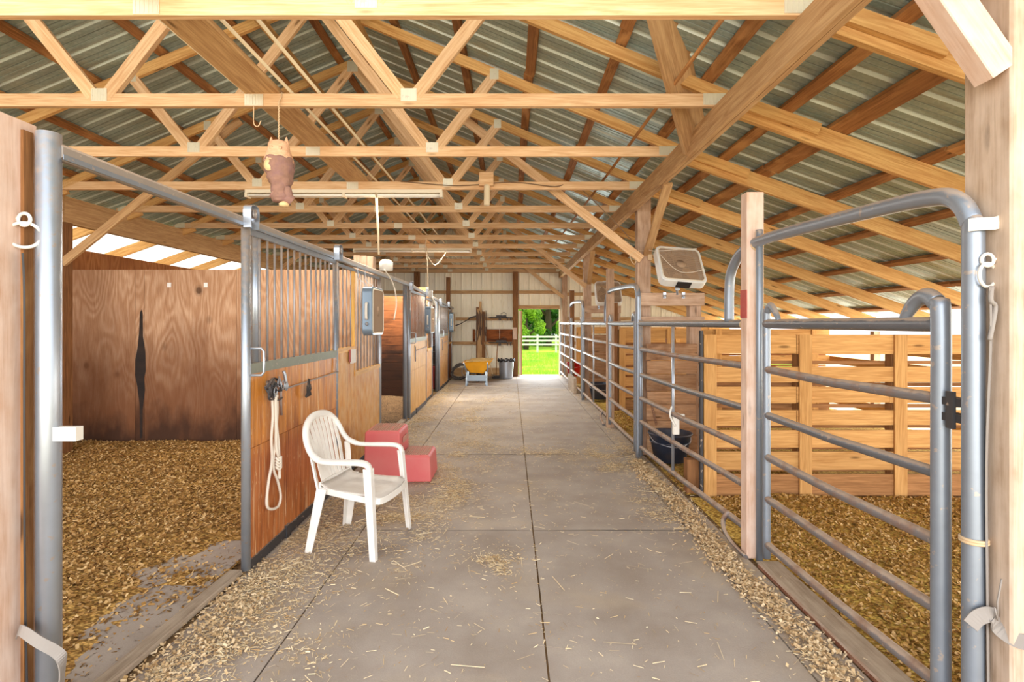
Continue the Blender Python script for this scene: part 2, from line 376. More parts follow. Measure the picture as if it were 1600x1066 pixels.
# ---------------------------------------------------------------- mesh building
class MB:
    def __init__(s): s.v = []; s.f = []; s.g = []; s.smooth = []
    def add(s, vs, fs, gs=None, smooth=False):
        b = len(s.v); s.v += [tuple(v) for v in vs]
        s.g += [tuple(g) for g in (gs if gs is not None else vs)]
        s.f += [tuple(b+i for i in f) for f in fs]; s.smooth += [smooth]*len(fs)
        return s
    def frame_box(s, o, ax, ay, az, lx, ly, lz, ch=0.0):
        """box centred on o with axes ax, ay, az; grain along ax"""
        r = (random.random()*50, random.random()*50, random.random()*50)
        vs, gs = [], []
        if ch <= 0:
            for i in (-.5, .5):
                for j in (-.5, .5):
                    for k in (-.5, .5):
                        vs.append(o+ax*lx*i+ay*ly*j+az*lz*k); gs.append((r[0]+lx*i, r[1]+ly*j, r[2]+lz*k))
            s.add(vs, [(0, 1, 3, 2), (4, 6, 7, 5), (0, 4, 5, 1), (2, 3, 7, 6), (0, 2, 6, 4), (1, 5, 7, 3)], gs)
        else:
            prof = []
            hy, hz = ly/2, lz/2
            for (y, z) in ((-hy, -hz+ch), (-hy+ch, -hz), (hy-ch, -hz), (hy, -hz+ch), (hy, hz-ch), (hy-ch, hz), (-hy+ch, hz), (-hy, hz-ch)):
                prof.append((y, z))
            for i in (-.5, .5):
                for y, z in prof:
                    vs.append(o+ax*lx*i+ay*y+az*z); gs.append((r[0]+lx*i, r[1]+y, r[2]+z))
            fs = [tuple(range(7, -1, -1)), tuple(range(8, 16))]
            for k in range(8):
                fs.append((k, (k+1) % 8, 8+(k+1) % 8, 8+k))
            s.add(vs, fs, gs)
        return s
    def box(s, c, size, axis=None, ch=0.0):
        """axis-aligned; grain along the longest side unless axis is given"""
        ax = [Vector((1, 0, 0)), Vector((0, 1, 0)), Vector((0, 0, 1))]
        k = axis if axis is not None else max(range(3), key=lambda i: size[i])
        o = [k, (k+1) % 3, (k+2) % 3]
        return s.frame_box(Vector(c), ax[o[0]], ax[o[1]], ax[o[2]], size[o[0]], size[o[1]], size[o[2]], ch)
    def bb(s, x0, x1, y0, y1, z0, z1, axis=None, ch=0.0):
        return s.box(((x0+x1)/2, (y0+y1)/2, (z0+z1)/2), (abs(x1-x0), abs(y1-y0), abs(z1-z0)), axis, ch)
    def beam(s, p0, p1, w, h, up=(0, 0, 1), ch=0.0, ext=0.0):
        """board from p0 to p1; w across, h along 'up'"""
        p0, p1 = Vector(p0), Vector(p1); d = (p1-p0); L = d.length; d.normalize()
        up = Vector(up); side = d.cross(up)
        if side.length < 1e-4: side = d.cross(Vector((1, 0, 0)))
        side.normalize(); u = side.cross(d).normalized()
        return s.frame_box((p0+p1)/2, d, side, u, L+ext*2, w, h, ch)
    def tube(s, pts, r, n=10, closed=False, smooth_path=0, flat=None, caps=True):
        pts = [Vector(p) for p in pts]
        if smooth_path: pts = catmull(pts, smooth_path, closed)
        m = len(pts); rr = r if isinstance(r, (list, tuple)) else None
        if rr and len(rr) != m:
            rr = [rr[min(len(rr)-1, int(i/(m-1)*(len(rr)-1)))]*(1-((i/(m-1)*(len(rr)-1)) % 1)) + rr[min(len(rr)-1, int(i/(m-1)*(len(rr)-1))+1)]*((i/(m-1)*(len(rr)-1)) % 1) for i in range(m)]
        vs, gs, fs = [], [], []
        prev = None; L = 0
        r0 = (random.random()*30, random.random()*30)
        for i, p in enumerate(pts):
            if closed: t = pts[(i+1) % m]-pts[i-1]
            else: t = pts[min(i+1, m-1)]-pts[max(i-1, 0)]
            if t.length < 1e-9: t = Vector((0, 0, 1))
            t.normalize()
            if prev is None:
                a = Vector((0, 0, 1)) if abs(t.z) < 0.9 else Vector((1, 0, 0))
                nrm = (a-t*a.dot(t)).normalized()
            else:
                nrm = (prev-t*prev.dot(t))
                if nrm.length < 1e-6: nrm = t.orthogonal()
                nrm.normalize()
            prev = nrm; bi = t.cross(nrm)
            if i: L += (pts[i]-pts[i-1]).length
            ri = rr[i] if rr else r
            fx, fy = flat if flat else (1, 1)
            for k in range(n):
                an = 2*math.pi*k/n
                vs.append(p+nrm*math.cos(an)*ri*fx+bi*math.sin(an)*ri*fy)
                gs.append((r0[0]+L, r0[1]+math.cos(an)*ri, math.sin(an)*ri))
        for i in range(m if closed else m-1):
            j = (i+1) % m
            for k in range(n):
                fs.append((i*n+k, i*n+(k+1) % n, j*n+(k+1) % n, j*n+k))
        s.add(vs, fs, gs, True)
        if caps and not closed:
            b = len(s.v)-len(vs)
            s.f.append(tuple(b+k for k in range(n-1, -1, -1))); s.smooth.append(False)
            s.f.append(tuple(b+(m-1)*n+k for k in range(n))); s.smooth.append(False)
        return s
    def ribbon(s, pts, w, th, up=(0, 0, 1), smooth_path=0, wdir=None):
        """flat strap along pts; width along wdir, thickness the other way"""
        pts = [Vector(p) for p in pts]
        if smooth_path: pts = catmull(pts, smooth_path)
        m = len(pts); vs, gs, fs = [], [], []
        for i, p in enumerate(pts):
            t = (pts[min(i+1, m-1)]-pts[max(i-1, 0)]).normalized()
            wd = Vector(wdir[i] if isinstance(wdir, list) else wdir) if wdir else t.cross(Vector(up))
            wd = (wd-t*wd.dot(t)).normalized(); nd = t.cross(wd)
            ww = w[i] if isinstance(w, list) else w
            for a, b in ((-.5, -.5), (.5, -.5), (.5, .5), (-.5, .5)):
                vs.append(p+wd*ww*a+nd*th*b)
        for i in range(m-1):
            for k in range(4):
                fs.append((i*4+k, i*4+(k+1) % 4, i*4+4+(k+1) % 4, i*4+4+k))
        fs.append((3, 2, 1, 0)); fs.append(tuple((m-1)*4+k for k in range(4)))
        s.add(vs, fs, None, False); return s
    def lathe(s, prof, n=24, c=(0, 0, 0), sx=1.0, sy=1.0, cap=True):
        vs, fs = [], []
        for r, z in prof:
            for k in range(n):
                a = 2*math.pi*k/n
                vs.append((c[0]+r*math.cos(a)*sx, c[1]+r*math.sin(a)*sy, c[2]+z))
        for i in range(len(prof)-1):
            for k in range(n):
                fs.append((i*n+k, i*n+(k+1) % n, (i+1)*n+(k+1) % n, (i+1)*n+k))
        if cap:
            fs.append(tuple(range(n-1, -1, -1))); fs.append(tuple((len(prof)-1)*n+k for k in range(n)))
        s.add(vs, fs, None, True); return s
    def prism(s, poly, axis, a0, a1):
        """extrude a 2D polygon along axis (0,1,2)"""
        n = len(poly); vs = []
        for a in (a0, a1):
            for u, v in poly:
                p = [0, 0, 0]; p[axis] = a; p[(axis+1) % 3] = u; p[(axis+2) % 3] = v; vs.append(tuple(p))
        fs = [tuple(range(n-1, -1, -1)), tuple(range(n, 2*n))]
        for k in range(n): fs.append((k, (k+1) % n, n+(k+1) % n, n+k))
        s.add(vs, fs); return s
    def xform(s, mat):
        s.v = [tuple(mat @ Vector(v)) for v in s.v]; return s
    def build(s, name, mat, parent=None, local=False, smooth=None, bevel=0.0, subsurf=0):
        me = bpy.data.meshes.new(name)
        off = Vector((0, 0, 0))
        if parent is not None and not local:
            q = parent
            while q is not None: off += Vector(q.location); q = q.parent
        vs = [(v[0]-off.x, v[1]-off.y, v[2]-off.z) for v in s.v]
        me.from_pydata(vs, [], s.f)
        at = me.attributes.new('gc', 'FLOAT_VECTOR', 'POINT')
        at.data.foreach_set('vector', np.array(s.g, dtype=np.float32).ravel())
        me.polygons.foreach_set('use_smooth', [bool(x) if smooth is None else smooth for x in s.smooth])
        me.materials.append(M[mat] if isinstance(mat, str) else mat)
        me.update()
        o = bpy.data.objects.new(name, me); C.objects.link(o)
        if parent is not None: o.parent = parent
        if bevel:
            m = o.modifiers.new('bevel', 'BEVEL'); m.width = bevel; m.segments = 2; m.limit_method = 'ANGLE'
        if subsurf:
            m = o.modifiers.new('sub', 'SUBSURF'); m.levels = subsurf; m.render_levels = subsurf
        return o

def catmull(pts, k, closed=False):
    out = []; n = len(pts)
    rng = range(n) if closed else range(n-1)
    for i in rng:
        if closed: p0, p1, p2, p3 = pts[i-1], pts[i], pts[(i+1) % n], pts[(i+2) % n]
        else: p0, p1, p2, p3 = pts[max(i-1, 0)], pts[i], pts[i+1], pts[min(i+2, n-1)]
        for j in range(k):
            t = j/k
            out.append(0.5*((2*p1)+(p2-p0)*t+(2*p0-5*p1+4*p2-p3)*t*t+(3*p1-p0-3*p2+p3)*t*t*t))
    if not closed: out.append(pts[-1])
    return out

def tag(o, label, cat, group=None, kind=None):
    if label: o['label'] = label
    if cat: o['category'] = cat
    if group: o['group'] = group
    if kind: o['kind'] = kind
    return o
def thing(name, label, cat, loc=(0, 0, 0), group=None, rotz=0, rot=None):
    o = bpy.data.objects.new(name, None); C.objects.link(o); o.location = loc
    o.rotation_euler = rot if rot else (0, 0, rotz); o.empty_display_size = 0.1
    return tag(o, label, cat, group)
def struct(o):
    o['kind'] = 'structure'; return o
def copy_tree(o, parent=None):
    c = o.copy(); C.objects.link(c); c.parent = parent
    for ch in list(o.children): copy_tree(ch, c)
    return c
ORD = ['first', 'second', 'third', 'fourth', 'fifth', 'sixth', 'seventh', 'eighth', 'ninth', 'tenth', 'eleventh', 'twelfth', 'thirteenth', 'fourteenth', 'fifteenth', 'sixteenth']

# ---------------------------------------------------------------- the setting
Y0, Y1 = 1.15, 16.2                # roof front edge, end wall
XR, XL, RX = 1.55, -5.1, -1.8       # heels of the trusses and the ridge
SL, SLR = 0.42, 0.355
def chord_z(x):                    # centre line of the truss top chords
    return E+1.575+SL*((XR-x) if x > RX else (x-XL))
def raft_z(x):                     # underside of the lean-to rafters (right) and the tails (left)
    return E+1.48-SLR*((x-XR) if x > 0 else (XL-x))

def ribbed_roof(name, xa, za, xb, zb, y0, y1, mat, th=0.0012, period=0.2286):
    prof = []
    y = y0
    while y < y1:
        prof += [(y, 0), (y+period*0.30, 0), (y+period*0.33, 0.004), (y+period*0.36, 0), (y+period*0.55, 0), (y+period*0.58, 0.004), (y+period*0.61, 0),
                 (y+period*0.80, 0), (y+period*0.84, 0.022), (y+period*0.95, 0.022)]
        y += period
    prof.append((min(y, y1+period), 0))
    vs, fs = [], []
    n = len(prof)
    for layer in (0, 0.003):
        for x, z in ((xa, za), (xb, zb)):
            for y, h in prof: vs.append((x, y, z+h+layer))
    for i in range(n-1):
        fs.append((i, i+1, n+i+1, n+i)); fs.append((2*n+i, 3*n+i, 3*n+i+1, 2*n+i+1))
    return MB().add(vs, fs).build(name, mat)
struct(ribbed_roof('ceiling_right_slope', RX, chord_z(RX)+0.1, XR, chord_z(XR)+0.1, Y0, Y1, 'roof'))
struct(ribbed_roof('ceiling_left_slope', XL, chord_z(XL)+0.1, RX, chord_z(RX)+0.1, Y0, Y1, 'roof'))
XE = 5.9
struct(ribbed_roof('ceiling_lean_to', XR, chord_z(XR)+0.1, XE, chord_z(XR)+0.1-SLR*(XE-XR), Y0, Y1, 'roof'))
XEL = -7.0
struct(ribbed_roof('ceiling_left_eave', XEL, chord_z(XL)+0.1-SLR*(XL-XEL), XL-.62, chord_z(XL)+0.1-SLR*.62, Y0, Y1, 'skylight'))
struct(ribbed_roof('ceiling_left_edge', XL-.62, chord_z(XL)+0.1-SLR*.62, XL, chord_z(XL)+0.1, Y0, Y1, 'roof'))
b = MB(); b.bb(RX-0.16, RX+0.16, Y0, Y1+.2, chord_z(RX)+0.125, chord_z(RX)+0.128); struct(b.build('trim_1', 'roof'))

# ground outside, floor inside
def terrain():
    vs, fs, xs, ys = [], [], [], []
    xs = [-90, -60, -40, -25, -15, -9, -6, -3, 0, 3, 6, 9, 12]
    ys = [16.25, 17, 18, 20, 23, 27, 32, 38, 45, 55, 70, 95]
    for y in ys:
        for x in xs:
            z = -0.06-0.43*min(1, (y-16.25)/22.0)
            vs.append((x, y, z+0.05*math.sin(x*1.3+y)*(1 if y > 17 else 0)))
    n = len(xs)
    for j in range(len(ys)-1):
        for i in range(n-1): fs.append((j*n+i, j*n+i+1, (j+1)*n+i+1, (j+1)*n+i))
    return MB().add(vs, fs)
struct(terrain().build('floor_field', 'grass'))
b = MB(); b.add([(-60, -30, -0.07), (60, -30, -0.07), (60, 16.25, -0.07), (-60, 16.25, -0.07)], [(0, 1, 2, 3)]); b.add([(12, 16.25, -.07), (120, 16.25, -.07), (120, 95, -.5), (12, 95, -.5)], [(0, 1, 2, 3)]); struct(b.build('floor_yard', 'yard'))
b = MB(); b.bb(-5.95, 6.0, 0.2, 16.2, -0.06, -0.012); struct(b.build('floor', 'earth'))

# bedding in the stalls: gently uneven ground
def mound(name, x0, x1, y0, y1, mat, label, amp=0.03, step=0.09, base=0.015, edge=None):
    nx, ny = int((x1-x0)/step)+1, int((y1-y0)/step)+1
    vs, fs = [], []
    for j in range(ny+1):
        for i in range(nx+1):
            x = x0+(x1-x0)*i/nx; y = y0+(y1-y0)*j/ny
            h = base+amp*(noise.noise(Vector((x*1.3, y*1.3, 3)))+0.5*noise.noise(Vector((x*4, y*4, 1)))+0.25*noise.noise(Vector((x*11, y*11, 5))))
            if edge: h = edge(x, y, h)
            vs.append((x, y, max(h, -0.008)))
    for j in range(ny):
        for i in range(nx): fs.append((j*(nx+1)+i, j*(nx+1)+i+1, (j+1)*(nx+1)+i+1, (j+1)*(nx+1)+i))
    o = MB().add(vs, fs).build(name, mat, smooth=True)
    return tag(o, label, 'bedding', kind='stuff')
def edge_l(x, y, h):
    d = (-1.76-x)+0.25*noise.noise(Vector((x*2, y*2, 0)))
    d += .12*noise.noise(Vector((x*9, y*9, 4))); t = max(0, min(1, (d-0.14)/0.6)); return (h+.03)*t+0.002*(1-t)
mound('shavings_bedding', -5.87, -1.79, 1.4, 7.05, 'bedding_l', 'brown wood shavings bedding covering the floor of the open front stall on the left', edge=edge_l)
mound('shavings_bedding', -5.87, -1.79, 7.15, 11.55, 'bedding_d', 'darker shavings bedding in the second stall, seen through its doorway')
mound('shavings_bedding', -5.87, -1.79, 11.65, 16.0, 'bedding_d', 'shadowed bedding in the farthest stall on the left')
def edge_r(x, y, h):
    t = max(0, min(1, (x-1.77)/0.25)); return h*t+0.0*(1-t)
mound('shavings_bedding', 1.62, 5.85, 1.2, 4.9, 'bedding_r', 'golden brown shavings bedding behind the nearest tube gate on the right', edge=edge_r)
mound('shavings_bedding', 1.62, 5.85, 4.98, 9.7, 'bedding_r', 'golden shavings bedding in the middle pen beyond the slatted divider', edge=edge_r)
mound('shavings_bedding', 1.62, 5.85, 9.76, 16.1, 'bedding_r', 'golden shavings bedding in the farthest pens on the right', edge=edge_r, step=0.15)

# aisle mats, one object each
rows = [1.2, 4.12, 6.5, 8.9, 11.3, 13.7, 16.15]
cols = [(-1.675, -1.135, 'narrow left'), (-1.125, 0.165, 'left centre'), (0.175, 1.35, 'right centre'), (1.36, 1.59, 'narrow right')]
for ci, (xa, xb, cn) in enumerate(cols):
    for ri in range(6):
        m_ = MB(); j = random.uniform(-.003, .003)
        nx, ny = 8, 16; vs = []; fs = []
        ya, yb = rows[ri]+0.006, rows[ri+1]-0.006
        for jj in range(ny+1):
            for ii in range(nx+1):
                x = xa+(xb-xa)*ii/nx; y = ya+(yb-ya)*jj/ny
                vs.append((x, y, 0.0+0.0025*noise.noise(Vector((x*2, y*2, ci)))+j*0.3))
        for jj in range(ny):
            for ii in range(nx): fs.append((jj*(nx+1)+ii, jj*(nx+1)+ii+1, (jj+1)*(nx+1)+ii+1, (jj+1)*(nx+1)+ii))
        m_.add(vs, fs); m_.bb(xa, xb, ya, yb, -0.012, -0.005)
        tag(m_.build('rubber_mat', 'mat'), f'dusty rubber mat, {cn} strip of the aisle, {ORD[ri]} row from the camera', 'floor mat', 'rubber mats paving the aisle')

# end wall with ribbed siding, girts, posts, doorway
def siding_wall(name, xa, xb, za, ztop, y, ztopf=None):
    """ribbed sheet; ztopf(x) lets the top follow the roof"""
    period = 0.305; vs, fs = [], []; prof = []
    x = xa
    while x < xb-1e-6:
        for dx, h in ((0, 0), (0.02, -0.02), (0.05, -0.02), (0.07, 0), (0.16, 0), (0.166, -0.006), (0.178, -0.006), (0.184, 0)):
            if x+dx < xb: prof.append((x+dx, h))
        x += period
    prof.append((xb, 0)); n = len(prof)
    for x, h in prof: vs.append((x, y+h, za))
    for x, h in prof: vs.append((x, y+h, ztopf(x) if ztopf else ztop))
    for i in range(n-1): fs.append((i, i+1, n+i+1, n+i))
    return MB().add(vs, fs)
def gable(x):
    if x < XL: return raft_z(x)+0.18
    if x > XR: return raft_z(x)+0.18
    return chord_z(x)+0.1
DX0, DX1, DH = 0.23, 1.44, 2.0
w = siding_wall('w', -5.95, RX, 0, 0, Y1, gable); w2 = siding_wall('w', RX, DX0, 0, 0, Y1, gable)
w3 = siding_wall('w', DX0, DX1, DH+.03, 0, Y1, gable); w4 = siding_wall('w', DX1, 5.9, 0, 0, Y1, gable)
for q in (w2, w3, w4): w.add(q.v, q.f, q.g)
struct(w.build('wall_back', 'siding'))
# kick board along the foot of the back wall and the horizontal girts
for k, (z0, z1, xa, xb) in enumerate([(2.46, 2.55, -5.88, DX0-.1), (1.66, 1.75, -5.88, DX0-.1), (0.94, 1.03, -5.88, DX0-.1), (0.0, 0.24, -5.88, DX0-.1), (2.46, 2.55, DX0, DX1),
                                      (2.0, 2.11, DX0-.02, DX1+.02), (2.40, 2.49, DX1+.16, 5.8), (1.66, 1.75, DX1+.16, 5.8), (0.94, 1.03, DX1+.16, 5.8), (0.0, 0.2, DX1+.16, 5.8), (3.08, 3.18, -5.4, 1.5)]):
    b = MB(); b.bb(xa, xb, Y1-0.07, Y1-0.025, z0, z1); struct(b.build(f'trim_{k+2}', 'beam'))
# side wall of the left stalls
b = MB(); y = 1.9
while y < 16.1:
    yb = min(y+1.22, 16.1); b.bb(-5.90, -5.885, y+.003, yb-.003, 0, E+1.0, axis=2); y += 1.22
struct(b.build('wall_left', 'ply_side'))

# ---------------------------------------------------------------- roof trusses
def make_truss():
    r = thing('roof_truss', None, 'roof truss', (0, 0, E+1.52))
    def P(x, z): return (x, 0, z)
    b = MB(); b.beam(P(XL-.30, E+1.565), P(XR+.0, E+1.565), 0.038, 0.089); b.build('bottom_chord', 'truss', r)
    for sx, xe in ((1, XR+.02), (-1, XL-.02)):
        b = MB(); b.beam(P(RX, chord_z(RX)), P(xe, chord_z(xe)), 0.038, 0.089, (0, 0, 1)); b.build('top_chord', 'rafter', r)
    zb = E+1.60
    for s in (1, -1):
        jx = RX+s*1.085; tx = RX+s*1.65
        tz = chord_z(tx)-.03
        for a, c in (((jx-s*.05, zb), (RX+s*.02, chord_z(RX)-.05)), ((jx+s*.05, zb), (tx, tz))):
            b = MB(); b.beam(P(*a), P(*c), 0.038, 0.089); b.build('web', 'truss', r)
    for (x, z, w_, h_) in ((RX+1.085, E+1.60, .11, .09), (RX-1.085, E+1.60, .11, .09), (RX, E+1.565, .13, .08), (RX, chord_z(RX)-.04, .12, .12),
                           (RX+1.65, chord_z(RX+1.65)-.02, .08, .1), (RX-1.65, chord_z(RX-1.65)-.02, .08, .1), (XR-.12, E+1.57, .16, .08), (XL-.20, E+1.57, .16, .08)):
        b = MB()
        for yy in (-.0215, .0215):
            b.box((x, yy, z), (w_, 0.002, h_))
            for kx in range(6): b.box((x-w_/2+w_*(kx+.5)/6, yy*1.06, z), (0.006, 0.003, h_*0.85))
        b.build('nail_plate', 'plate', r)
    return r
TY = [2.69, 3.81, 4.94, 6.17, 7.42, 8.68, 9.88, 11.0, 12.26, 13.57, 14.9]
TP = make_truss()
trusses = []
for n, y in enumerate(TY):
    o = TP if n == 0 else copy_tree(TP)
    o.location.y = y; trusses.append(o)
    tag(o, f'pale pine roof truss with V webs, {ORD[n]} counting from the camera', 'roof truss', 'roof trusses over the aisle')
o = copy_tree(TP); o.location.y = 16.08
tag(o, 'pine roof truss standing tight against the white end wall', 'roof truss', 'roof trusses over the aisle')

# lean-to rafters, right, each with its splice board
def rafter(y, label):
    b = MB(); b.beam((XR+.0, y+.04, raft_z(XR)+.074), (XE-.03, y+.04, raft_z(XE-.03)+.074), 0.038, 0.138)
    r = b.build('lean_to_rafter', 'rafter')
    tag(r, label, 'rafter', 'lean-to rafters on the right')
    b = MB(); b.beam((XR+.05, y-.0, raft_z(XR+.05)+.10), (XR+.62, y-.0, raft_z(XR+.62)+.10), 0.036, 0.085); b.build('splice_board', 'rafter', r)
for n, y in enumerate(TY+[15.95]):
    rafter(y, f'sloping golden rafter of the right lean-to, {ORD[n]} from the camera')
for n, y in enumerate(TY+[15.95]):
    b = MB(); b.beam((XL+.0, y+.04, raft_z(XL)+.074), (XEL+.05, y+.04, raft_z(XEL+.05)+.074), 0.038, 0.138)
    tag(b.build('eave_rafter', 'rafter'), f'rafter tail running out over the left stalls, {ORD[n]} from the camera', 'rafter', 'left eave rafter tails')

# purlins
def purlin(x, z, slope, w_, label, grp, nm='roof_purlin'):
    d = Vector((1, 0, slope)).normalized(); up = Vector((-slope, 0, 1)).normalized()
    b = MB(); r = 0
    yy = Y0+.02
    while yy < 16.1:                # lengths butted end to end, slightly out of line
        ye = min(yy+random.choice((2.44, 3.66, 4.88)), 16.1)
        dx = random.uniform(-.012, .012)
        b.frame_box(Vector((x+dx, (yy+ye)/2, z)), Vector((0, 1, 0)), d, up, ye-yy-.004, w_*random.uniform(.9, 1.05), 0.034)
        yy = ye
    tag(b.build(nm, 'purlin'), label, 'purlin', grp)
xs = [RX+0.14+0.61*k for k in range(6)]
for i, x in enumerate(xs):
    purlin(x, chord_z(x)+.073, -SL, .085, f'brown roof purlin on the right slope, {ORD[i]} below the ridge', 'purlins of the right slope')
    xl = 2*RX-x
    purlin(xl, chord_z(xl)+.073, SL, .085, f'brown roof purlin on the left slope, {ORD[i]} below the ridge', 'purlins of the left slope')
for i, x in enumerate([1.95, 2.32, 2.95, 3.62, 4.3, 4.95, 5.6]):
    purlin(x, raft_z(x)+.149+.018, -SLR, .09 if i != 1 else .14, f'rough brown purlin of the lean-to roof, {ORD[i]} out from the long beam', 'purlins of the lean-to', 'lean_to_purlin')

# headers, posts, braces
def beams(name, x0, x1, z0, z1, label, mat='beam', y0=1.2, y1=16.1):
    b = MB(); yy = y0
    xm = (x0+x1)/2
    yc = [y0, 6.4, 11.2, y1]
    for a, c in zip(yc, yc[1:]):
        b.bb(x0, xm-.002, a+.002, c-.002, z0, z1); b.bb(xm+.002, x1, a+.002, c-.002, z0, z1-.01)
    return tag(b.build(name, mat), label, 'beam')
beams('header_beam', 1.425, 1.50, E+1.34, E+1.519, 'long double header beam running down the right side of the aisle under the truss ends')
beams('header_beam', -5.36, -5.28, E+1.19, E+1.518, 'deep brown header beam above the outer wall of the left stalls', 'beam')
PY = [6.48, 11.25, 16.03]
for i, y in enumerate(PY):
    b = MB(); b.bb(1.52, 1.68, y-.0, y+.14, 0 if i < 2 else 0, E+1.335, axis=2, ch=.006); b.bb(1.52, 1.68, y, y+.14, E+1.335, E+1.6, axis=2)
    tag(b.build('wooden_post', 'post'), ['thick wooden roof post beside the near box fan', 'thick wooden roof post beside the far box fan', 'wooden post at the right jamb of the far doorway'][i], 'post', 'roof posts along the right of the aisle')
for i, y in enumerate(PY):
    # cross brace up to the truss, knee brace along the beam
    top = (-0.45, y-.1, chord_z(-0.45)-.02)
    b = MB(); b.beam((1.56, y-.025, E+.76), (-.55, y-.025, chord_z(-.55)-.03), 0.036, 0.10)
    tag(b.build('diagonal_brace', 'truss'), f'long diagonal timber brace from the {["near","middle","far"][i]} right post up to the roof truss', 'brace', 'diagonal braces up to the trusses')
    if i < 2:
        b = MB(); b.beam((1.63, y-.005, E+.82), (1.46+.06, y-1.25, E+1.345), 0.036, 0.088, (1, 0, 0))
        tag(b.build('knee_brace', 'beam'), f'short knee brace between the {["near","middle"][i]} right post and the long header beam', 'brace', 'knee braces under the header beam')
for i, y in enumerate([6.4, 11.2, 15.85]):
    b = MB(); b.bb(-5.40, -5.24, y-.07, y+.07, 0, E+1.19, axis=2)
    tag(b.build('wooden_post', 'post_dark'), f'dark post in the outer wall line of the left stalls, {ORD[i]} from the camera', 'post')
    b = MB(); b.beam((-5.22, y-.1, E+.70), (-3.15, y-.1, chord_z(-3.15)-.03), 0.036, 0.09)
    tag(b.build('diagonal_brace', 'beam'), f'diagonal brace rising from the outer left wall to the roof, {ORD[i]} from the camera', 'brace', 'diagonal braces on the left')
for (x0, x1, lab) in ((0.06, 0.22, 'wooden post at the left jamb of the far doorway'), (-2.86, -2.70, 'brown post on the end wall above the left stalls')):
    b = MB(); b.bb(x0, x1, Y1-.21, Y1-.075, 0, E+1.52, axis=2, ch=.005); tag(b.build('wooden_post', 'post_dark'), lab, 'post')
b = MB(); b.beam((1.49, 4.37, E+1.45), (.92, 3.28, E+1.93), 0.038, 0.24, (0.65, -.4, 1))
tag(b.build('wide_brace_board', 'beam'), 'wide knotty board slanting from the header beam up to the roof', 'board')
b = MB(); b.tube([(1.155, 2.9, E+1.66), (1.08, 7, E+1.69), (.97, 11.8, E+1.74)], .014, 8); tag(b.build('hanging_rod', 'branch'), 'thin wooden rod running along under the right roof slope', 'rod')
b = MB(); b.bb(-1.865, -1.62, 1.9, 15.9, E+1.612, E+1.648); tag(b.build('ridge_walk_board', 'beam'), 'wide flat board lying lengthwise on the truss bottoms down the middle', 'board')
for i, (x, lab) in enumerate(((-1.555, 'pale conduit pipe running beside the wide middle board'), (-1.36, 'pale conduit pipe farther right of the wide middle board'), (-1.88, 'thin pale strip along the left edge of the wide middle board'))):
    b = MB(); b.tube([(x, 2.2, E+1.63), (x+.02, 7, E+1.63), (x, 15.5, E+1.63)], .011, 8); tag(b.build('conduit_pipe', 'conduit'), lab, 'pipe')
# ridge board pair running along under the peak
for i, x in enumerate((RX-.42, RX+.42)):
    b = MB(); b.beam((x, 2, chord_z(x)-.10), (x, 16, chord_z(x)-.10), .036, .088, (0, 0, 1)); tag(b.build('ridge_brace', 'rafter'), ['board tying the trusses together just left of the ridge', 'board tying the trusses together just right of the ridge'][i], 'board')

# ---------------------------------------------------------------- the two front posts
b = MB(); b.bb(1.745, 1.945, 1.885, 2.085, 0, 2.93, axis=2, ch=.008)
post_r = tag(b.build('front_post', 'post_grey'), 'big weathered grey post at the right edge of the photo', 'post')
b = MB(); b.bb(1.95, 2.10, 1.86, 1.90, 0, 2.9, axis=2); b.build('face_board', 'post_pink', post_r)
b = MB(); b.prism([(1.838, 0), (2.025, 0), (2.025, E+.715), (1.838, E+.735)], 0, -1.98, -1.768)
b = MB(); b.bb(-2.02, -1.772, 1.80, 2.03, 0, E+.735, axis=2, ch=.01)
post_l = tag(b.build('front_post', 'post_pink'), 'big pale pinkish post with a rough top at the left edge', 'post')
b = MB(); b.bb(-1.785, -1.760, 1.955, 1.995, 0, E+.70, axis=2); b.build('corner_strip', 'purlin', post_l)
b = MB(); b.beam((1.735, 1.93, E+.89), (1.37, 1.93, E+1.42), .085, .115, (0, 0, 1), ch=.004)
tag(b.build('front_brace', 'post_pink'), 'thick pale brace cut square, nailed to the right front post', 'brace')

# rings with eye screws, straps
def ring(name, c, r, label, mat='white_plastic', axis='y', th=.006):
    root = thing(name, label, 'ring', c)
    pts = []
    for k in range(28):
        a = 2*math.pi*k/28
        pts.append((c[0]+r*math.cos(a)*.9, c[1]+r*math.cos(a)*.35, c[2]-r*.85+r*.85*math.sin(a)))
    MB().tube(pts, th, 8, closed=True).build('ring', mat, root)
    pts = [(c[0]+.022*math.cos(2*math.pi*k/16), c[1], c[2]+.012+.022*math.sin(2*math.pi*k/16)) for k in range(16)]
    b = MB(); b.tube(pts, .006, 8, closed=True); b.tube([(c[0]+(.02 if c[0] > 0 else -.02), c[1], c[2]+.015), (c[0]+(.07 if c[0] > 0 else -.07), c[1]+.01, c[2]+.015)], .006, 8)
    b.build('eye_screw', mat, root); return root
ring('tie_ring', (1.715, 1.945, E+.215), .05, 'white tie ring hanging from the right front post')
ring('tie_ring', (-1.745, 1.94, E+.36), .052, 'white tie ring hanging from the left front post')
b = MB(); b.ribbon([(1.712, 1.93, E+.13), (1.715, 1.93, E-.05), (1.712, 1.945, E-.5), (1.72, 1.95, E-1.0), (1.725, 1.95, E-1.5)], .034, .006, wdir=(.5, .5, 0), smooth_path=4)
b.tube([(1.712, 1.925, E+.13), (1.70, 1.915, E+.08), (1.725, 1.925, E+.06), (1.712, 1.92, E-.0), (1.70, 1.92, E-.06)], .008, 7, smooth_path=4)
tag(b.build('tie_strap', 'strap'), 'grey strap hanging down the right front post from its ring', 'strap')
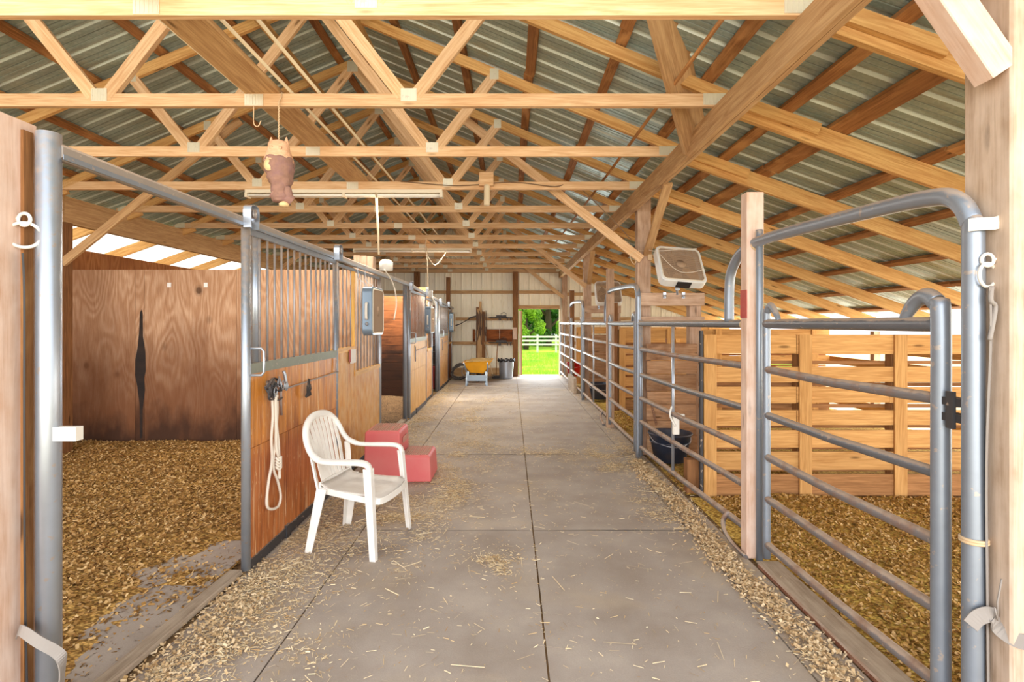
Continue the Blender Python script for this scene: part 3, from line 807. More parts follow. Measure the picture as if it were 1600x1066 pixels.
b = MB(); b.ribbon([(-1.742, 1.93, E+.25), (-1.745, 1.94, E+.1), (-1.745, 1.94, E-.4), (-1.742, 1.94, E-1.0), (-1.74, 1.95, E-1.45)], .026, .006, wdir=(.5, -.6, 0), smooth_path=4)
tag(b.build('tie_strap', 'black'), 'dark elastic strap hanging down the left front post from its ring', 'strap')
b = MB(); b.ribbon([(-1.76, 1.93, .47), (-1.72, 1.90, .50), (-1.66, 1.90, .46), (-1.61, 1.92, .41), (-1.60, 1.93, .37), (-1.62, 1.95, .28), (-1.64, 1.97, .2)], .035, .004, wdir=(.1, .3, 1), smooth_path=5)
tag(b.build('latch_strap', 'strap'), 'grey strap looped round the foot of the left pole', 'strap')

# ---------------------------------------------------------------- left stall fronts
XS = -1.70
BAY = ['front', 'middle', 'far']
def track_z(y): return E+0.635 if y < 8.9 else E+0.635-(y-8.9)*0.030
def steel_post(x, y, ztop, r, label, mat='galv', z0=0, cat='post'):
    b = MB(); b.tube([(x, y, z0), (x, y, ztop-.002), (x, y, ztop)], [r, r, r*.9], 20)
    return tag(b.build('steel_post', mat), label, cat)
sp0 = steel_post(-1.70, 1.99, E+.70, .039, 'thick blue grey steel pole beside the pale left front post', 'galv')
b = MB(); b.box((-1.625, 1.985, E-.405), (.085, .035, .05)); b.build('latch_plate', 'white_plastic', sp0)
for (ya, yb, i) in ((2.0, 8.88, 0), (8.92, 12.5, 1), (12.55, 15.7, 2)):
    b = MB()
    n = 6
    for k in range(n):
        y0, y1 = ya+(yb-ya)*k/n, ya+(yb-ya)*(k+1)/n
        b.beam((XS+.02, y0, track_z(y0)), (XS+.02, y1, track_z(y1)), .05, .062, ch=.014)
    r_ = tag(b.build('door_track_rail', 'rail_brown'), f'dusty overhead sliding door track of the {BAY[i]} stall', 'rail')
    b = MB(); b.ribbon([(XS+.046, ya, track_z(ya)-.02), (XS+.046, yb, track_z(yb)-.02)], .02, .003, wdir=(0, 0, 1)); b.build('track_lip', 'pipe', r_)

def hook_cluster(parent, y, z, x=XS+.05):
    b = MB()
    for k in range(3):
        b.tube([(x, y-.05+.05*k, z+.05), (x+.05, y-.05+.05*k, z+.04), (x+.07, y-.04+.05*k, z), (x+.03, y-.02+.05*k, z-.05), (x, y-.05+.05*k, z-.03)], .006, 7, smooth_path=4)
    b.tube([(x, y-.1, z), (x+.04, y-.06, z+.06), (x+.05, y+.02, z+.03), (x+.03, y+.1, z+.07), (x, y+.12, z)], .008, 7, smooth_path=4)
    return b.build('hook', 'black_metal', parent)

def sliding_door(i, y0, y1, mat):
    XD = XS+.025
    r = thing('sliding_stall_door', f'{["orange brown varnished","yellow varnished","yellowish worn"][i]} wood and steel bar sliding door of the {BAY[i]} left stall, slid open', 'stall door', (XD, y0, 0), 'sliding doors of the left stalls')
    zt = min(track_z(y0), track_z(y1))-.04
    zm = 1.30
    rp = .028
    for k, y in enumerate((y0, y1)):
        b = MB(); b.tube([(XD, y, .02), (XD, y, zt+.05 if k == 0 else zt)], rp if k == 0 else .024, 16); b.build('door_stile', 'galv' if k == 0 else 'pipe', r)
    b = MB(); b.tube([(XD-.03, y0+.20, zm), (XD-.03, y0+.20, zt)], .030, 14); b.build('inner_post', 'galv', r)
    b = MB(); b.bb(XD-.02, XD+.02, y0+.025, y1-.02, zm-.045, zm+.02); b.build('middle_rail', 'channel', r)
    b = MB(); b.bb(XD-.02, XD+.025, y0+.02, y1-.0, .01, .075); b.bb(XD-.005, XD+.035, y0+.55, y0+.62, .0, .09); b.build('bottom_rail', 'black_metal', r)
    b = MB(); b.bb(XD-.012, XD+.012, y0+.02, y1-.02, zt-.03, zt+.01); b.build('top_rail', 'pipe', r)
    n = max(5, int((y1-y0)/.115)); bars = []
    for k in range(n):
        y = y0+.07+(y1-y0-.13)*k/(n-1)
        b = MB(); b.tube([(XD, y, zm+.01), (XD, y, zt-.02)], .0085, 8)
        b.build('bar', 'bar', r)
    b = MB(); y = y0+.03; w = [.17, .21, .16, .25, .20, .22, .2, .18]; k = 0
    while y < y1-.03:
        ye = min(y+w[k % 8], y1-.025); b.bb(XD-.014, XD+.014, y+.002, ye-.002, .075, .775, axis=2, ch=.003)
        b.bb(XD-.014, XD+.016, y+.002, ye-.002, .779, zm-.045, axis=2, ch=.003); y = ye; k += 1
    b.build('board_panel', mat, r)
    # latch rod with its bent end, D handle at the near edge
    b = MB(); b.tube([(XD+.03, y0+.42, 1.10), (XD+.03, y1-.12, 1.115), (XD+.032, y1-.08, 1.13), (XD+.03, y1-.07, 1.24)], .0065, 8, smooth_path=3)
    b.tube([(XD+.02, y0+.44, 1.20), (XD+.035, y0+.44, 1.12), (XD+.03, y0+.45, 1.02), (XD+.03, y0+.46, .92)], .009, 8)
    b.build('latch_rod', 'bar', r)
    b = MB(); b.tube([(XD+.03, y0-.0, 1.42), (XD+.10, y0+.0, 1.42), (XD+.115, y0, 1.40), (XD+.115, y0, 1.27), (XD+.10, y0, 1.25), (XD+.03, y0, 1.25)], .008, 8); b.build('door_handle', 'galv', r)
    for y in (y0-.02, y1-.05):
        b = MB(); yy = y
        b.prism([(yy-.045, zt+.02), (yy+.045, zt+.02), (yy+.06, zt+.10), (yy+.03, zt+.155), (yy-.03, zt+.155), (yy-.06, zt+.10)], 0, XD+.035, XD+.05) if False else None
        pts = [(XD+.045, yy-.05, zt+.0), (XD+.045, yy-.055, zt+.11), (XD+.045, yy-.03, zt+.14), (XD+.045, yy+.03, zt+.14), (XD+.045, yy+.055, zt+.11), (XD+.045, yy+.05, zt+.0)]
        b.ribbon(pts, .05, .004, wdir=(1, 0, 0), smooth_path=3)
        ro = b.build('roller', 'galv', r)
        b = MB()
        for q in range(4):
            b.lathe([(.028, 0), (.028, .008)], 14)
            vv = b.v[-28:]; base = len(b.v)-28
            for t in range(28):
                vx = b.v[base+t]; b.v[base+t] = (XD+.02+q*.014+vx[2], yy+vx[0], zt+.09+vx[1])
        b.build('wheel', 'bar', ro)
    return r
def fixed_front(i, y0, y1, mat, window=True):
    XD = XS-.02
    r = thing('stall_front_panel', f'fixed {["front","middle","far"][i]} stall partition with bars over {["honey","yellow","dark stained"][i]} boards, beyond its sliding door', 'stall partition', (XD, y0, 0), 'fixed fronts of the left stalls')
    zt = track_z(y1)-.04; zm = 1.33; yw = y0+(y1-y0)*.38 if window else y1
    b = MB(); b.tube([(XD, y1, 0), (XD, y1, zt)], .03, 14); b.build('end_post', 'galv', r)
    b = MB(); b.bb(XD-.015, XD+.015, y0, y1, zt-.03, zt); b.build('top_rail', 'pipe', r)
    b = MB(); b.bb(XD-.022, XD+.022, y0, yw, zm-.05, zm); b.build('sill', 'varnish_yellow', r)
    if window:
        b = MB(); b.bb(XD-.022, XD+.022, yw, y1-.03, 1.00, 1.05); b.bb(XD-.018, XD+.018, yw-.012, yw+.012, 1.02, zt-.03, axis=2); b.build('window_sill', 'varnish_yellow', r)
    n = int((y1-y0)/.125)
    for k in range(n):
        y = y0+.07+(y1-y0-.12)*k/(n-1)
        b = MB(); b.tube([(XD, y, zm if y < yw else 1.04), (XD, y, zt-.02)], .0075, 7); b.build('bar', 'bar', r)
    b = MB(); y = y0
    while y < y1-.04:
        ye = min(y+.19, y1-.03); top = zm-.05 if ye <= yw+.1 else 1.0
        b.bb(XD-.013, XD+.013, y+.002, ye-.002, .05, top, axis=2, ch=.003); y = ye
    b.build('board_panel', mat, r)
    b = MB(); b.bb(XD-.02, XD+.02, y0, y1, 0, .05); b.build('bottom_rail', 'black_metal', r)
    return r
bays = [(3.42, 5.17, 7.07, 'varnish', 'varnish_gold'), (8.90, 10.62, 11.72, 'varnish_yellow', 'varnish_gold'), (12.62, 14.30, 15.60, 'varnish_gold', 'dark_plank')]
for i, (a, c, d, m1, m2) in enumerate(bays):
    sliding_door(i, a, c, m1); fixed_front(i, c+.03, d, m2)
steel_post(-1.72, 8.80, E+.66, .035, 'steel post at the near side of the middle stall door', 'pipe')
steel_post(-1.72, 12.52, track_z(12.5)+.04, .035, 'steel post at the near side of the far stall door', 'pipe')
# paper notice and halter, rope loop
b = MB(); b.box((XS+.005, 5.82, 1.225), (.004, .20, .15)); nt_ = tag(b.build('notice_card', 'paper'), 'small white card with a red edge tacked to the front stall boards', 'card')
b = MB(); b.box((XS+.006, 5.70, 1.235), (.004, .05, .13)); b.build('red_edge', 'red_paint', nt_)
hr = thing('halter', 'dark halter and snaps bunched on the front stall door hook', 'halter', (XS+.07, 3.70, 1.12))
b = MB()
random.seed(3)
for k in range(7):
    cy, cz = 3.66+random.uniform(-.05, .12), 1.13+random.uniform(-.04, .04)
    b.ribbon([(XS+.06+random.uniform(0, .04), cy+.05*math.cos(a)*random.uniform(.7, 1.2), cz+.055*math.sin(a)) for a in [2*math.pi*q/8 for q in range(8)]], .016, .004, wdir=(1, .2, .1), smooth_path=3)
b.build('webbing', 'black_metal', hr)
b = MB()
for k in range(4):
    cy, cz = 3.68+.06*k, 1.14+random.uniform(-.03, .03)
    b.tube([(XS+.10, cy+.025*math.cos(a), cz+.03*math.sin(a)) for a in [2*math.pi*q/10 for q in range(10)]], .004, 6, closed=True)
b.tube([(XS+.08, 3.86, 1.24), (XS+.09, 3.87, 1.18), (XS+.09, 3.88, 1.10)], .012, 7, smooth_path=3)
b.build('snap_ring', 'galv', hr)
b = MB(); cy = 4.37
for k in range(5):
    b.ribbon([(XS+.065, cy+random.uniform(-.03, .03), 1.10+.03*math.sin(k)), (XS+.075, cy+random.uniform(-.05, .05), 1.05), (XS+.065, cy+random.uniform(-.07, .07), .99)], .02, .006, wdir=(.3, 1, 0), smooth_path=3)
tag(b.build('glove_clip', 'black_metal'), 'dark clip hanging from the middle of the front door latch rod', 'clip')
def rope():
    b = MB(); X = XS+.075
    b.tube([(X, 3.68, 1.09), (X+.01, 3.67, .95), (X+.005, 3.66, .80), (X, 3.68, .64), (X, 3.63, .52), (X, 3.60, .38), (X, 3.66, .32), (X, 3.78, .30), (X, 3.82, .36), (X, 3.77, .48), (X, 3.70, .60), (X+.005, 3.72, .78), (X+.01, 3.74, .95), (X, 3.76, 1.08)], .0095, 8, smooth_path=6)
    b.tube([(X+.015, 3.71, 1.10), (X+.02, 3.70, .92), (X+.02, 3.735, .75), (X+.02, 3.75, .60), (X+.02, 3.755, .50)], .0105, 8, smooth_path=5)
    b.tube([(X+.02, 3.69, 1.09), (X+.025, 3.685, .90), (X+.02, 3.70, .74), (X+.022, 3.73, .66)], .010, 8, smooth_path=5)
    for z in (.64, .62, .60, .58): b.tube([(X+.015+.018*math.cos(a), 3.745+.018*math.sin(a), z+.012*math.sin(a*2)) for a in [2*math.pi*q/10 for q in range(10)]], .009, 7, closed=True)
    return b
tag(rope().build('lead_rope', 'rope'), 'white cotton lead rope looped and knotted, hanging on the front stall door', 'rope')

# upright timber posts on the stall line
for (x0, x1, y, zt, lab, m_) in ((-2.02, -1.765, 6.94, E+.87, 'pale boxed timber post rising behind the near box fan on the left', 'post'), (-1.95, -1.76, 11.44, E+.76, 'timber post behind the second blue fan on the left', 'post_dark'), (-1.83, -1.72, 15.3, E+1.30, 'tall thin brown post at the far end of the left stalls', 'post_dark')):
    b = MB(); n = 3 if x1-x0 > .22 else 1
    for k in range(n): b.bb(x0+(x1-x0)*k/n+.001, x0+(x1-x0)*(k+1)/n-.001, y, y+.14, 0, zt-.005*k, axis=2, ch=.004)
    tag(b.build('timber_post', m_), lab, 'post')

# ---------------------------------------------------------------- stall dividers, left
def ply_divider(y, label, mat, seams, planks=False, ztop=2.28):
    root = thing('stall_divider_wall', label, 'partition', (-3.5, y, 0))
    xa = -5.88
    if planks:
        z = 0; k = 0
        b = MB()
        while z < ztop-.02:
            h = .185; b.bb(xa, -1.76, y, y+.035, z+.003, min(z+h, ztop)-.003, axis=0); z += h
        b.build('plank_wall', mat, root); return root
    for k, (x0, x1) in enumerate(zip([xa]+seams, seams+[-1.76])):
        b = MB(); b.bb(x0+.002, x1-.002, y, y+.018, 0, ztop, axis=2); b.build('plywood_sheet', mat, root)
    b = MB(); b.bb(-5.88, -5.80, y-.04, y-.001, 0, ztop, axis=2); b.build('corner_post', 'post_dark', root)
    return root
dv = ply_divider(7.10, 'tall knotty plywood wall at the back of the open front stall, black stain at its joint', 'ply', [-4.93, -4.86+0.05, -3.60, -2.40])
# the black stain: a runny patch on the sheet at the joint
t = NT('black_stain'); a_ = t.noise(t.gc((1, 8, 3)), 3, 6)
t.finish(t.ramp(a_, [(0.3, srgb(30, 24, 24)), (0.7, srgb(58, 42, 34))]), 0.85); M['stain'] = t.m
pts = [(-4.865, 1.72), (-4.845, 1.76), (-4.83, 1.70), (-4.825, 1.4), (-4.795, 1.2), (-4.79, .95), (-4.81, .86), (-4.80, .7), (-4.83, .45), (-4.835, .08), (-4.865, .06), (-4.87, .5), (-4.90, .75), (-4.93, .9), (-4.925, 1.1), (-4.89, 1.3), (-4.875, 1.5)]
b = MB(); b.add([(x, 7.096, z) for x, z in pts]+[(x, 7.099, z) for x, z in pts], [tuple(range(len(pts)-1, -1, -1))]+[(k, (k+1) % len(pts), len(pts)+(k+1) % len(pts), len(pts)+k) for k in range(len(pts))])
b.build('stain', 'stain', dv)
for x in (-4.48, -4.0):
    b = MB(); b.box((x, 7.094, 2.08), (.05, .006, .06)); b.build('label_tag', 'paper', dv)
ply_divider(11.60, 'brown plank wall seen inside the second stall through its doorway', 'stall_plank', [], True, 2.16)
ply_divider(15.92, 'dark plank wall at the back of the farthest left stall', 'stall_plank', [], True, 2.1)
b = MB(); b.bb(-1.95, -1.80, 12.75, 12.95, .02, .55); 
tag(b.build('red_blanket', 'curtain_red', bevel=.02), 'dark red blanket bundle inside the farthest left stall', 'blanket')

# ---------------------------------------------------------------- right pens: tube gates, panels, arches
def gx(y):
    pts = [(1.9, 1.70), (3.55, 1.655), (6.4, 1.49), (16, 1.475)]
    for (a, b_), (c, d) in zip(pts, pts[1:]):
        if y <= c: return b_+(d-b_)*(y-a)/(c-a)
    return pts[-1][1]
RZ = [1.575, 1.28, 0.985, 0.715, 0.445, 0.15]
def tube_gate(y0, y1, label, grp, stiles=(True, True), mid=None, curl=True, r=.024, hinge_r=.030, bow=None):
    """y0 near end, y1 far end"""
    root = thing('tube_gate', label, 'gate', (gx(y0), y0, 0), grp)
    for k, z in enumerate(RZ):
        b = MB()
        sag = -.01 if k else 0
        b.tube([(gx(y0), y0, z), (gx(y0), y0+.04, z), (gx((y0+y1)/2), (y0+y1)/2, z+sag), (gx(y1), y1-.04, z), (gx(y1), y1, z)], [r*.8, r, r, r, r*.8] if k else [r*1.25]*5, 12)
        b.build('rail', 'pipe_dark' if k in (0, 2) else 'pipe_rail', root)
    for s, (y, on) in enumerate(((y0, stiles[0]), (y1, stiles[1]))):
        if not on: continue
        d = 1 if s == 0 else -1
        rr = hinge_r if s == 0 else .024
        b = MB()
        if curl:
            q = .13 if s == 0 else .09
            top = 1.60 if s == 0 else 1.60
            pts = [(gx(y), y, .06), (gx(y), y, 1.0), (gx(y), y, top), (gx(y), y+d*.02, top+.06), (gx(y), y+d*q*.55, top+.09), (gx(y), y+d*q, top+.07), (gx(y), y+d*(q+.05), top+.02), (gx(y), y+d*(q+.07), top-.015)]
            b.tube(pts, [rr]*5+[rr*.85, rr*.7, rr*.6], 16, smooth_path=5)
        else:
            b.tube([(gx(y), y, .05), (gx(y), y, 1.62)], rr, 14)
        b.build('stile', 'pipe' if s == 0 else 'pipe', root)
    if mid:
        b = MB(); b.tube([(gx(mid)-.0, mid, .15), (gx(mid), mid, 1.575)], .015, 10); b.build('mid_brace', 'galv', root)
    return root
def arch(y0, y1, ztop, label, r=.031):
    """bent pipe bow: near leg to the floor, far leg down to the top rail"""
    x0, x1 = gx(y0)+0, gx(y1)
    X = lambda y: x0+(x1-x0)*(y-y0)/(y1-y0)
    pts = [(x0, y0, 0), (x0, y0, 1.0), (x0, y0, ztop-.25), (x0, y0+.01, ztop-.14), (X(y0+.07), y0+.07, ztop-.05), (X(y0+.2), y0+.2, ztop-.01), (X(y0+.6), y0+.6, ztop+.01)]
    pts += [(X(y1-.6), y1-.6, ztop+.03), (X(y1-.25), y1-.25, ztop-.0), (X(y1-.08), y1-.08, ztop-.09), (X(y1-.01), y1-.01, ztop-.22), (x1, y1, 1.59)]
    b = MB(); b.tube(pts, r, 18, smooth_path=7)
    return tag(b.build('arch_pipe', 'pipe'), label, 'gate arch', 'bent pipe arches over the pen gates')

G = 'tube gates of the right pens'; Pn = 'tube panels of the right pens'
tube_gate(2.13, 3.50, 'nearest grey tube gate on the right, hinged at the big grey front post', G, hinge_r=.034)
a1 = arch(1.985, 4.03, E+.515, 'large bent pipe arch beside the right front post', .035)
b = MB(); b.ribbon([(1.70-.04, 1.96, E+.355), (1.70-.02, 1.935, E+.355), (1.70+.03, 1.935, E+.357), (1.76, 1.93, E+.365), (1.80, 1.88, E+.368)], .045, .006, wdir=(0, 0, 1), smooth_path=3)
b.lathe([(.01, 0), (.01, .01)], 8, (1.78, 1.90, E+.362)); b.build('clamp_strap', 'white_plastic', a1)
b = MB(); b.tube([(1.70+.04*math.cos(a), 1.985+.04*math.sin(a), .78) for a in [2*math.pi*q/16 for q in range(16)]], .006, 6, closed=True)
b.tube([(1.70+.04*math.cos(a), 1.985+.04*math.sin(a), .79) for a in [2*math.pi*q/16 for q in range(16)]], .006, 6, closed=True); b.build('cord_wrap', 'rope_tan', a1)
b = MB(); b.box((1.70, 2.06, E-.30), (.05, .10, .03)); b.box((1.70, 2.06, E-.36), (.05, .10, .03)); b.box((1.672, 2.055, E-.33), (.012, .035, .14)); b.build('hinge', 'black_metal', a1)
b = MB(); b.ribbon([(1.64, 1.93, .50), (1.67, 1.93, .53), (1.71, 1.92, .545), (1.73, 1.92, .50), (1.76, 1.89, .475), (1.80, 1.86, .475)], .05, .006, wdir=(.2, .2, 1), smooth_path=4)
b.tube([(1.72, 1.91, .53), (1.71, 1.90, .60), (1.725, 1.90, .68)], .003, 5); b.tube([(1.72, 1.91, .53), (1.70, 1.90, .58)], .003, 5)
tag(b.build('latch_strap', 'strap'), 'grey strap tied round the gate pole low on the right front post', 'strap')

steel_post(gx(3.58)-.005, 3.585, E+.62, .022, 'slim grey pipe standing against the red marked wooden post', 'pipe')
def gate_post(x0, x1, y, zt, lab, mat='post'):
    b = MB(); b.bb(x0, x1, y, y+.095, 0, zt, axis=2, ch=.004); return tag(b.build('gate_post', mat), lab, 'post')
p = gate_post(1.585, 1.70, 3.63, E+.88, 'square wooden post with a red painted patch between the near gate and panel', 'post_pink')
b = MB(); b.box((1.583, 3.677, E+.13), (.004, .098, .19)); b.build('red_patch', 'red_paint', p)
tube_gate(3.66, 6.24, 'long tube fence panel between the red marked post and the near fan post', Pn, mid=5.2, curl=False, stiles=(False, True))
b = MB(); b.tube([(1.62, 4.02, .17), (1.575, 4.0, .13), (1.55, 3.93, .08), (1.555, 3.80, .035), (1.575, 3.62, .012)], .022, 10, smooth_path=5, flat=(1, .6))
tag(b.build('bent_pipe_foot', 'pipe_rail'), 'short curved pipe foot under the long tube panel', 'pipe')
for k, (yy, zz) in enumerate(((3.78, 1.575), (3.72, .17), (3.62, E+.53))):
    b = MB()
    rr = .036
    b.tube([(gx(yy)+rr*math.cos(a), yy+.01*math.sin(2*a), zz+rr*math.sin(a)) for a in [2*math.pi*q/16 for q in range(16)]], .008, 7, closed=True)
    tag(b.build('rope_tie', 'rope_tan'), ['rope tie round the top rail beside the red marked post', 'rope tie round the bottom rail beside the red marked post', 'rope tie on the bent arch above the red marked post'][k], 'rope')
tube_gate(6.42, 8.12, 'middle tube gate beyond the near fan post', G)
arch(6.33, 8.45, E+.46, 'smaller bent pipe arch over the middle gate', .031)
gate_post(1.455, 1.56, 8.16, E+.82, 'wooden gate post beyond the middle gate')
tube_gate(8.26, 11.0, 'tube fence panel in front of the far box fan', Pn, mid=9.7, curl=False, stiles=(False, True))
b = MB(); b.tube([(1.47, 8.6, .17), (1.43, 8.58, .13), (1.42, 8.5, .07), (1.43, 8.3, .015)], .022, 10, smooth_path=5); tag(b.build('bent_pipe_foot', 'pipe_rail'), 'curved pipe foot by the middle wooden gate post', 'pipe')
tube_gate(11.2, 13.2, 'far tube gate near the end wall', G)
arch(11.1, 13.4, E+.46, 'far bent pipe arch near the end wall', .031)
gate_post(1.45, 1.56, 13.25, E+.80, 'wooden gate post nearest the end wall', 'post_dark')
tube_gate(13.38, 15.9, 'farthest tube fence panel, ending at the doorway', Pn, mid=14.8, curl=False)
b = MB(); b.bb(1.40, 1.46, 12.0, 13.2, .01, .35); tag(b.build('grey_kick_board', 'board'), 'low grey board standing under the far gate', 'board')

# slatted dividers on the right
def slat_divider(y, x0, x1, lab, mat='slat'):
    r = thing('slatted_divider', lab, 'partition', ((x0+x1)/2, y, 0), 'slatted pen dividers on the right')
    bz = [(1.30, 1.47), (1.04, 1.18), (.85, .995), (.645, .785), (.445, .60), (.24, .405), (0.0, .195)]
    for k, (a, c) in enumerate(bz):
        b = MB(); x = x0
        while x < x1-.05:
            xe = min(x+random.choice([.85, 1.75, 2.6]), x1); b.bb(x+.002, xe-.002, y, y+.02, a+random.uniform(-.004, .004), c+random.uniform(-.004, .004), axis=0); x = xe
        b.build('board', mat if k < 6 else 'slat_dirty', r)
    for z in (1.215, 1.01, .81, .62, .42, .215):
        b = MB(); b.bb(x0, x1, y+.115, y+.135, z-.02, z+.012, axis=0); b.build('back_rail', 'slat_dirty', r)
    x = x0
    while x < x1-.1:
        b = MB(); b.bb(x, x+.115, y-.022, y-.001, 0.0, 1.475, axis=2, ch=.003); b.build('batten', mat, r)
        b = MB(); b.bb(x, x+.10, y+.021, y+.114, 0, 1.46, axis=2); b.build('stud', 'slat_dirty', r)
        x += .868
    return r
slat_divider(4.94, 1.76, 5.75, 'golden slatted wooden divider closest to the camera, behind the nearest gate')
b = MB(); b.bb(1.63, 1.752, 5.0, 5.10, 0, .315, axis=2, ch=.004); tag(b.build('post_stub', 'post_dark'), 'short brown post stub at the foot of the nearest slatted divider', 'post')
b = MB(); b.bb(1.728, 1.757, 4.93, 4.97, 0, 1.51, axis=2, ch=.003); tag(b.build('divider_edge_channel', 'black_metal'), 'dark steel channel edging the aisle end of the nearest slatted divider', 'channel')
slat_divider(9.75, 1.95, 5.75, 'golden slatted divider behind the middle pen')
b = MB(); b.bb(1.78, 1.93, 9.74, 9.90, 0, 1.95, axis=2); tag(b.build('divider_post', 'post_dark'), 'dark post at the aisle end of the middle slatted divider', 'post')
slat_divider(14.2, 1.72, 5.75, 'golden slatted divider closest to the end wall')

# planked feed panels that carry the fans
def feed_panel(y, i):
    x0 = 1.46 if i == 0 else 1.47; x1 = 2.27
    r = thing('planked_panel', f'old patched plank panel under the {["near","far"][i]} box fan on the right', 'partition', (x0, y, 0), 'plank panels under the right fans')
    z = .02
    hs = [.25, .17, .19, .15, .20, .16, .20]
    for k, h in enumerate(hs):
        b = MB(); xa = x0+.13+random.uniform(0, .02); b.bb(xa, x1-.08-random.uniform(0, .02), y-.03-random.uniform(0, .008), y-.002, z+.004, z+h-.004, axis=0); b.build('plank', 'plank_old', r); z += h
    b = MB(); b.bb(x1-.16, x1-.02, y+.0, y+.12, 0, 1.92, axis=2, ch=.003); b.build('upright', 'post', r)
    b = MB(); b.bb(x0+.06, x1+.0, y-.045, y-.004, E+.205, E+.355, axis=0, ch=.003); b.build('top_board', 'post', r)
    b = MB(); b.bb(x0+.05, x1+.0, y-.045, y-.004, E-.035, E+.075, axis=0, ch=.003); b.build('cross_board', 'post', r)
    for x in (x0+.34, x0+.56):
        b = MB(); b.box((x, y-.05, E+.325), (.035, .02, .07)); b.lathe([(.018, 0), (.018, .03)], 10, (x, y-.06, E+.30)); b.build('clamp', 'galv', r)
    return r
feed_panel(6.38, 0); feed_panel(11.18, 1)

# ---------------------------------------------------------------- box fans
def box_fan(label, loc, rot, body, rim, grp, dark=False):
    """front faces -Y, 0.53 square, origin at the centre"""
    r = thing('box_fan', label, 'fan', loc, grp, rot=rot)
    S, D, R = .265, .055, .07
    def rr(s, rad, n=6):
        out = []
        for cx, cz, a0 in ((s-rad, s-rad, 0), (-s+rad, s-rad, 90), (-s+rad, -s+rad, 180), (s-rad, -s+rad, 270)):
            for k in range(n+1):
                a = math.radians(a0+90*k/n); out.append((cx+rad*math.cos(a), cz+rad*math.sin(a)))
        return out
    b = MB(); rings = []
    for s, rad, y in ((S-.03, R-.02, -D+.012), (S-.03, R-.02, -D), (S-.006, R, -D), (S, R, -D+.008), (S, R, D-.008), (S-.006, R, D), (S-.03, R-.02, D), (S-.03, R-.02, D-.012)):
        rings.append([(p[0], y, p[1]) for p in rr(s, rad)])
    n = len(rings[0]); vs = [p for q in rings for p in q]; fs = []
    for i in range(len(rings)):
        j = (i+1) % len(rings)
        for k in range(n): fs.append((i*n+k, i*n+(k+1) % n, j*n+(k+1) % n, j*n+k))
    b.add(vs, fs); b.build('fan_body', body, r, local=True)
    b = MB(); q = rr(S-.028, R-.02); 
    for y in (-D-.001,):
        b.tube([(p[0], y, p[1]) for p in q], .006, 6, closed=True)
    b.build('fan_rim', rim, r, local=True)
    for side, y in (('front_grill', -D+.002), ('rear_grill', D-.002)):
        b = MB(); m = 32
        for k in range(m):
            z = -S+.045+(2*S-.09)*k/(m-1)
            hw = S-.032 if abs(z) < S-.07 else S-.032-(abs(z)-(S-.07))*.8
            b.box((0, y, z), (2*hw, .003, .0085))
        for x in (-.16, -.08, .08, .16): b.box((x, y+.001, 0), (.004, .003, 2*S-.07))
        b.lathe([(.001, 0), (.055, .0), (.055, .008)], 20)
        base = len(b.v)-60
        for t in range(60):
            v = b.v[base+t]; b.v[base+t] = (v[0], y-.004+v[2]*.8, v[1])
        b.build(side, 'fan_grill', r, local=True)
    b = MB()
    for k in range(5):
        a = 2*math.pi*k/5; pts = []
        for rad in (.03, .09, .15, .20):
            for w, yo in ((-.35, -.02), (.35, .02)):
                pts.append((rad*math.cos(a+w*.9), yo, rad*math.sin(a+w*.9)))
        b.add(pts+[(x, y_+.003, z) for x, y_, z in pts], [(0, 1, 3, 2), (2, 3, 5, 4), (4, 5, 7, 6), (8, 10, 11, 9), (10, 12, 13, 11), (12, 14, 15, 13)])
    b.lathe([(.045, -.03), (.045, .03)], 14); base = len(b.v)-28
    for t in range(28): v = b.v[base+t]; b.v[base+t] = (v[0], v[2], v[1])
    b.build('fan_blade', 'fan_dust', r, local=True)
    b = MB(); b.tube([(-.08, 0, S), (-.08, 0, S+.03), (0, 0, S+.038), (.08, 0, S+.03), (.08, 0, S)], .009, 8, smooth_path=3, flat=(1, 1.6)); b.build('handle', 'white_plastic', r, local=True)
    b = MB(); b.lathe([(.018, 0), (.016, .02)], 12, (-.14, 0, S)); b.build('knob', 'galv', r, local=True)
    b = MB(); b.box((0, -.0, -S-.006), (.16, .09, .012)); b.build('foot', 'black', r, local=True)
    return r
H = math.pi/2
# hung on the stall fronts: front grill faces the aisle, handle edge turned to the camera
for i, (y, z, x) in enumerate(((6.02, E-.0+.13, -1.53), (10.70, E+.06, -1.60), (14.62, E+.02, -1.58))):
    f = box_fan(f'blue sided box fan hanging on the {["front","middle","far"][i]} left stall, handle toward the camera', (x, y, z), (0, 0, 0), 'fan_blue', 'fan_cream', 'blue box fans on the left stalls')
    # local -Y (front) -> +X ; local +Z (handle) -> -Y
    ex = Vector((0, 0, 1)); ez = Vector((0, -1, 0)); ey = Vector((-1, 0, 0))
    mat = Matrix((ex, ey, ez)).transposed()
    f.rotation_euler = mat.to_euler()
    for zz in (-.15, .15):
        hb = MB(); hb.tube([(.25, .045, zz), (.30, .05, zz), (.36, .12, zz), (.50, .13, zz), (.53, .10, zz)], .004, 6, smooth_path=3); hb.build('hanging_hook', 'galv', f, local=True)
f1 = box_fan('cream white box fan tilted back on top of the near plank panel on the right', (1.94, 6.22, E+.645), (math.radians(-36), math.radians(4), math.radians(4)), 'fan_white', 'fan_cream', 'tilted box fans on the right')
f2 = box_fan('dark grilled box fan tilted back above the far plank panel on the right', (1.98, 11.0, E+.60), (math.radians(-30), 0, 0), 'fan_white', 'fan_grill', 'tilted box fans on the right')
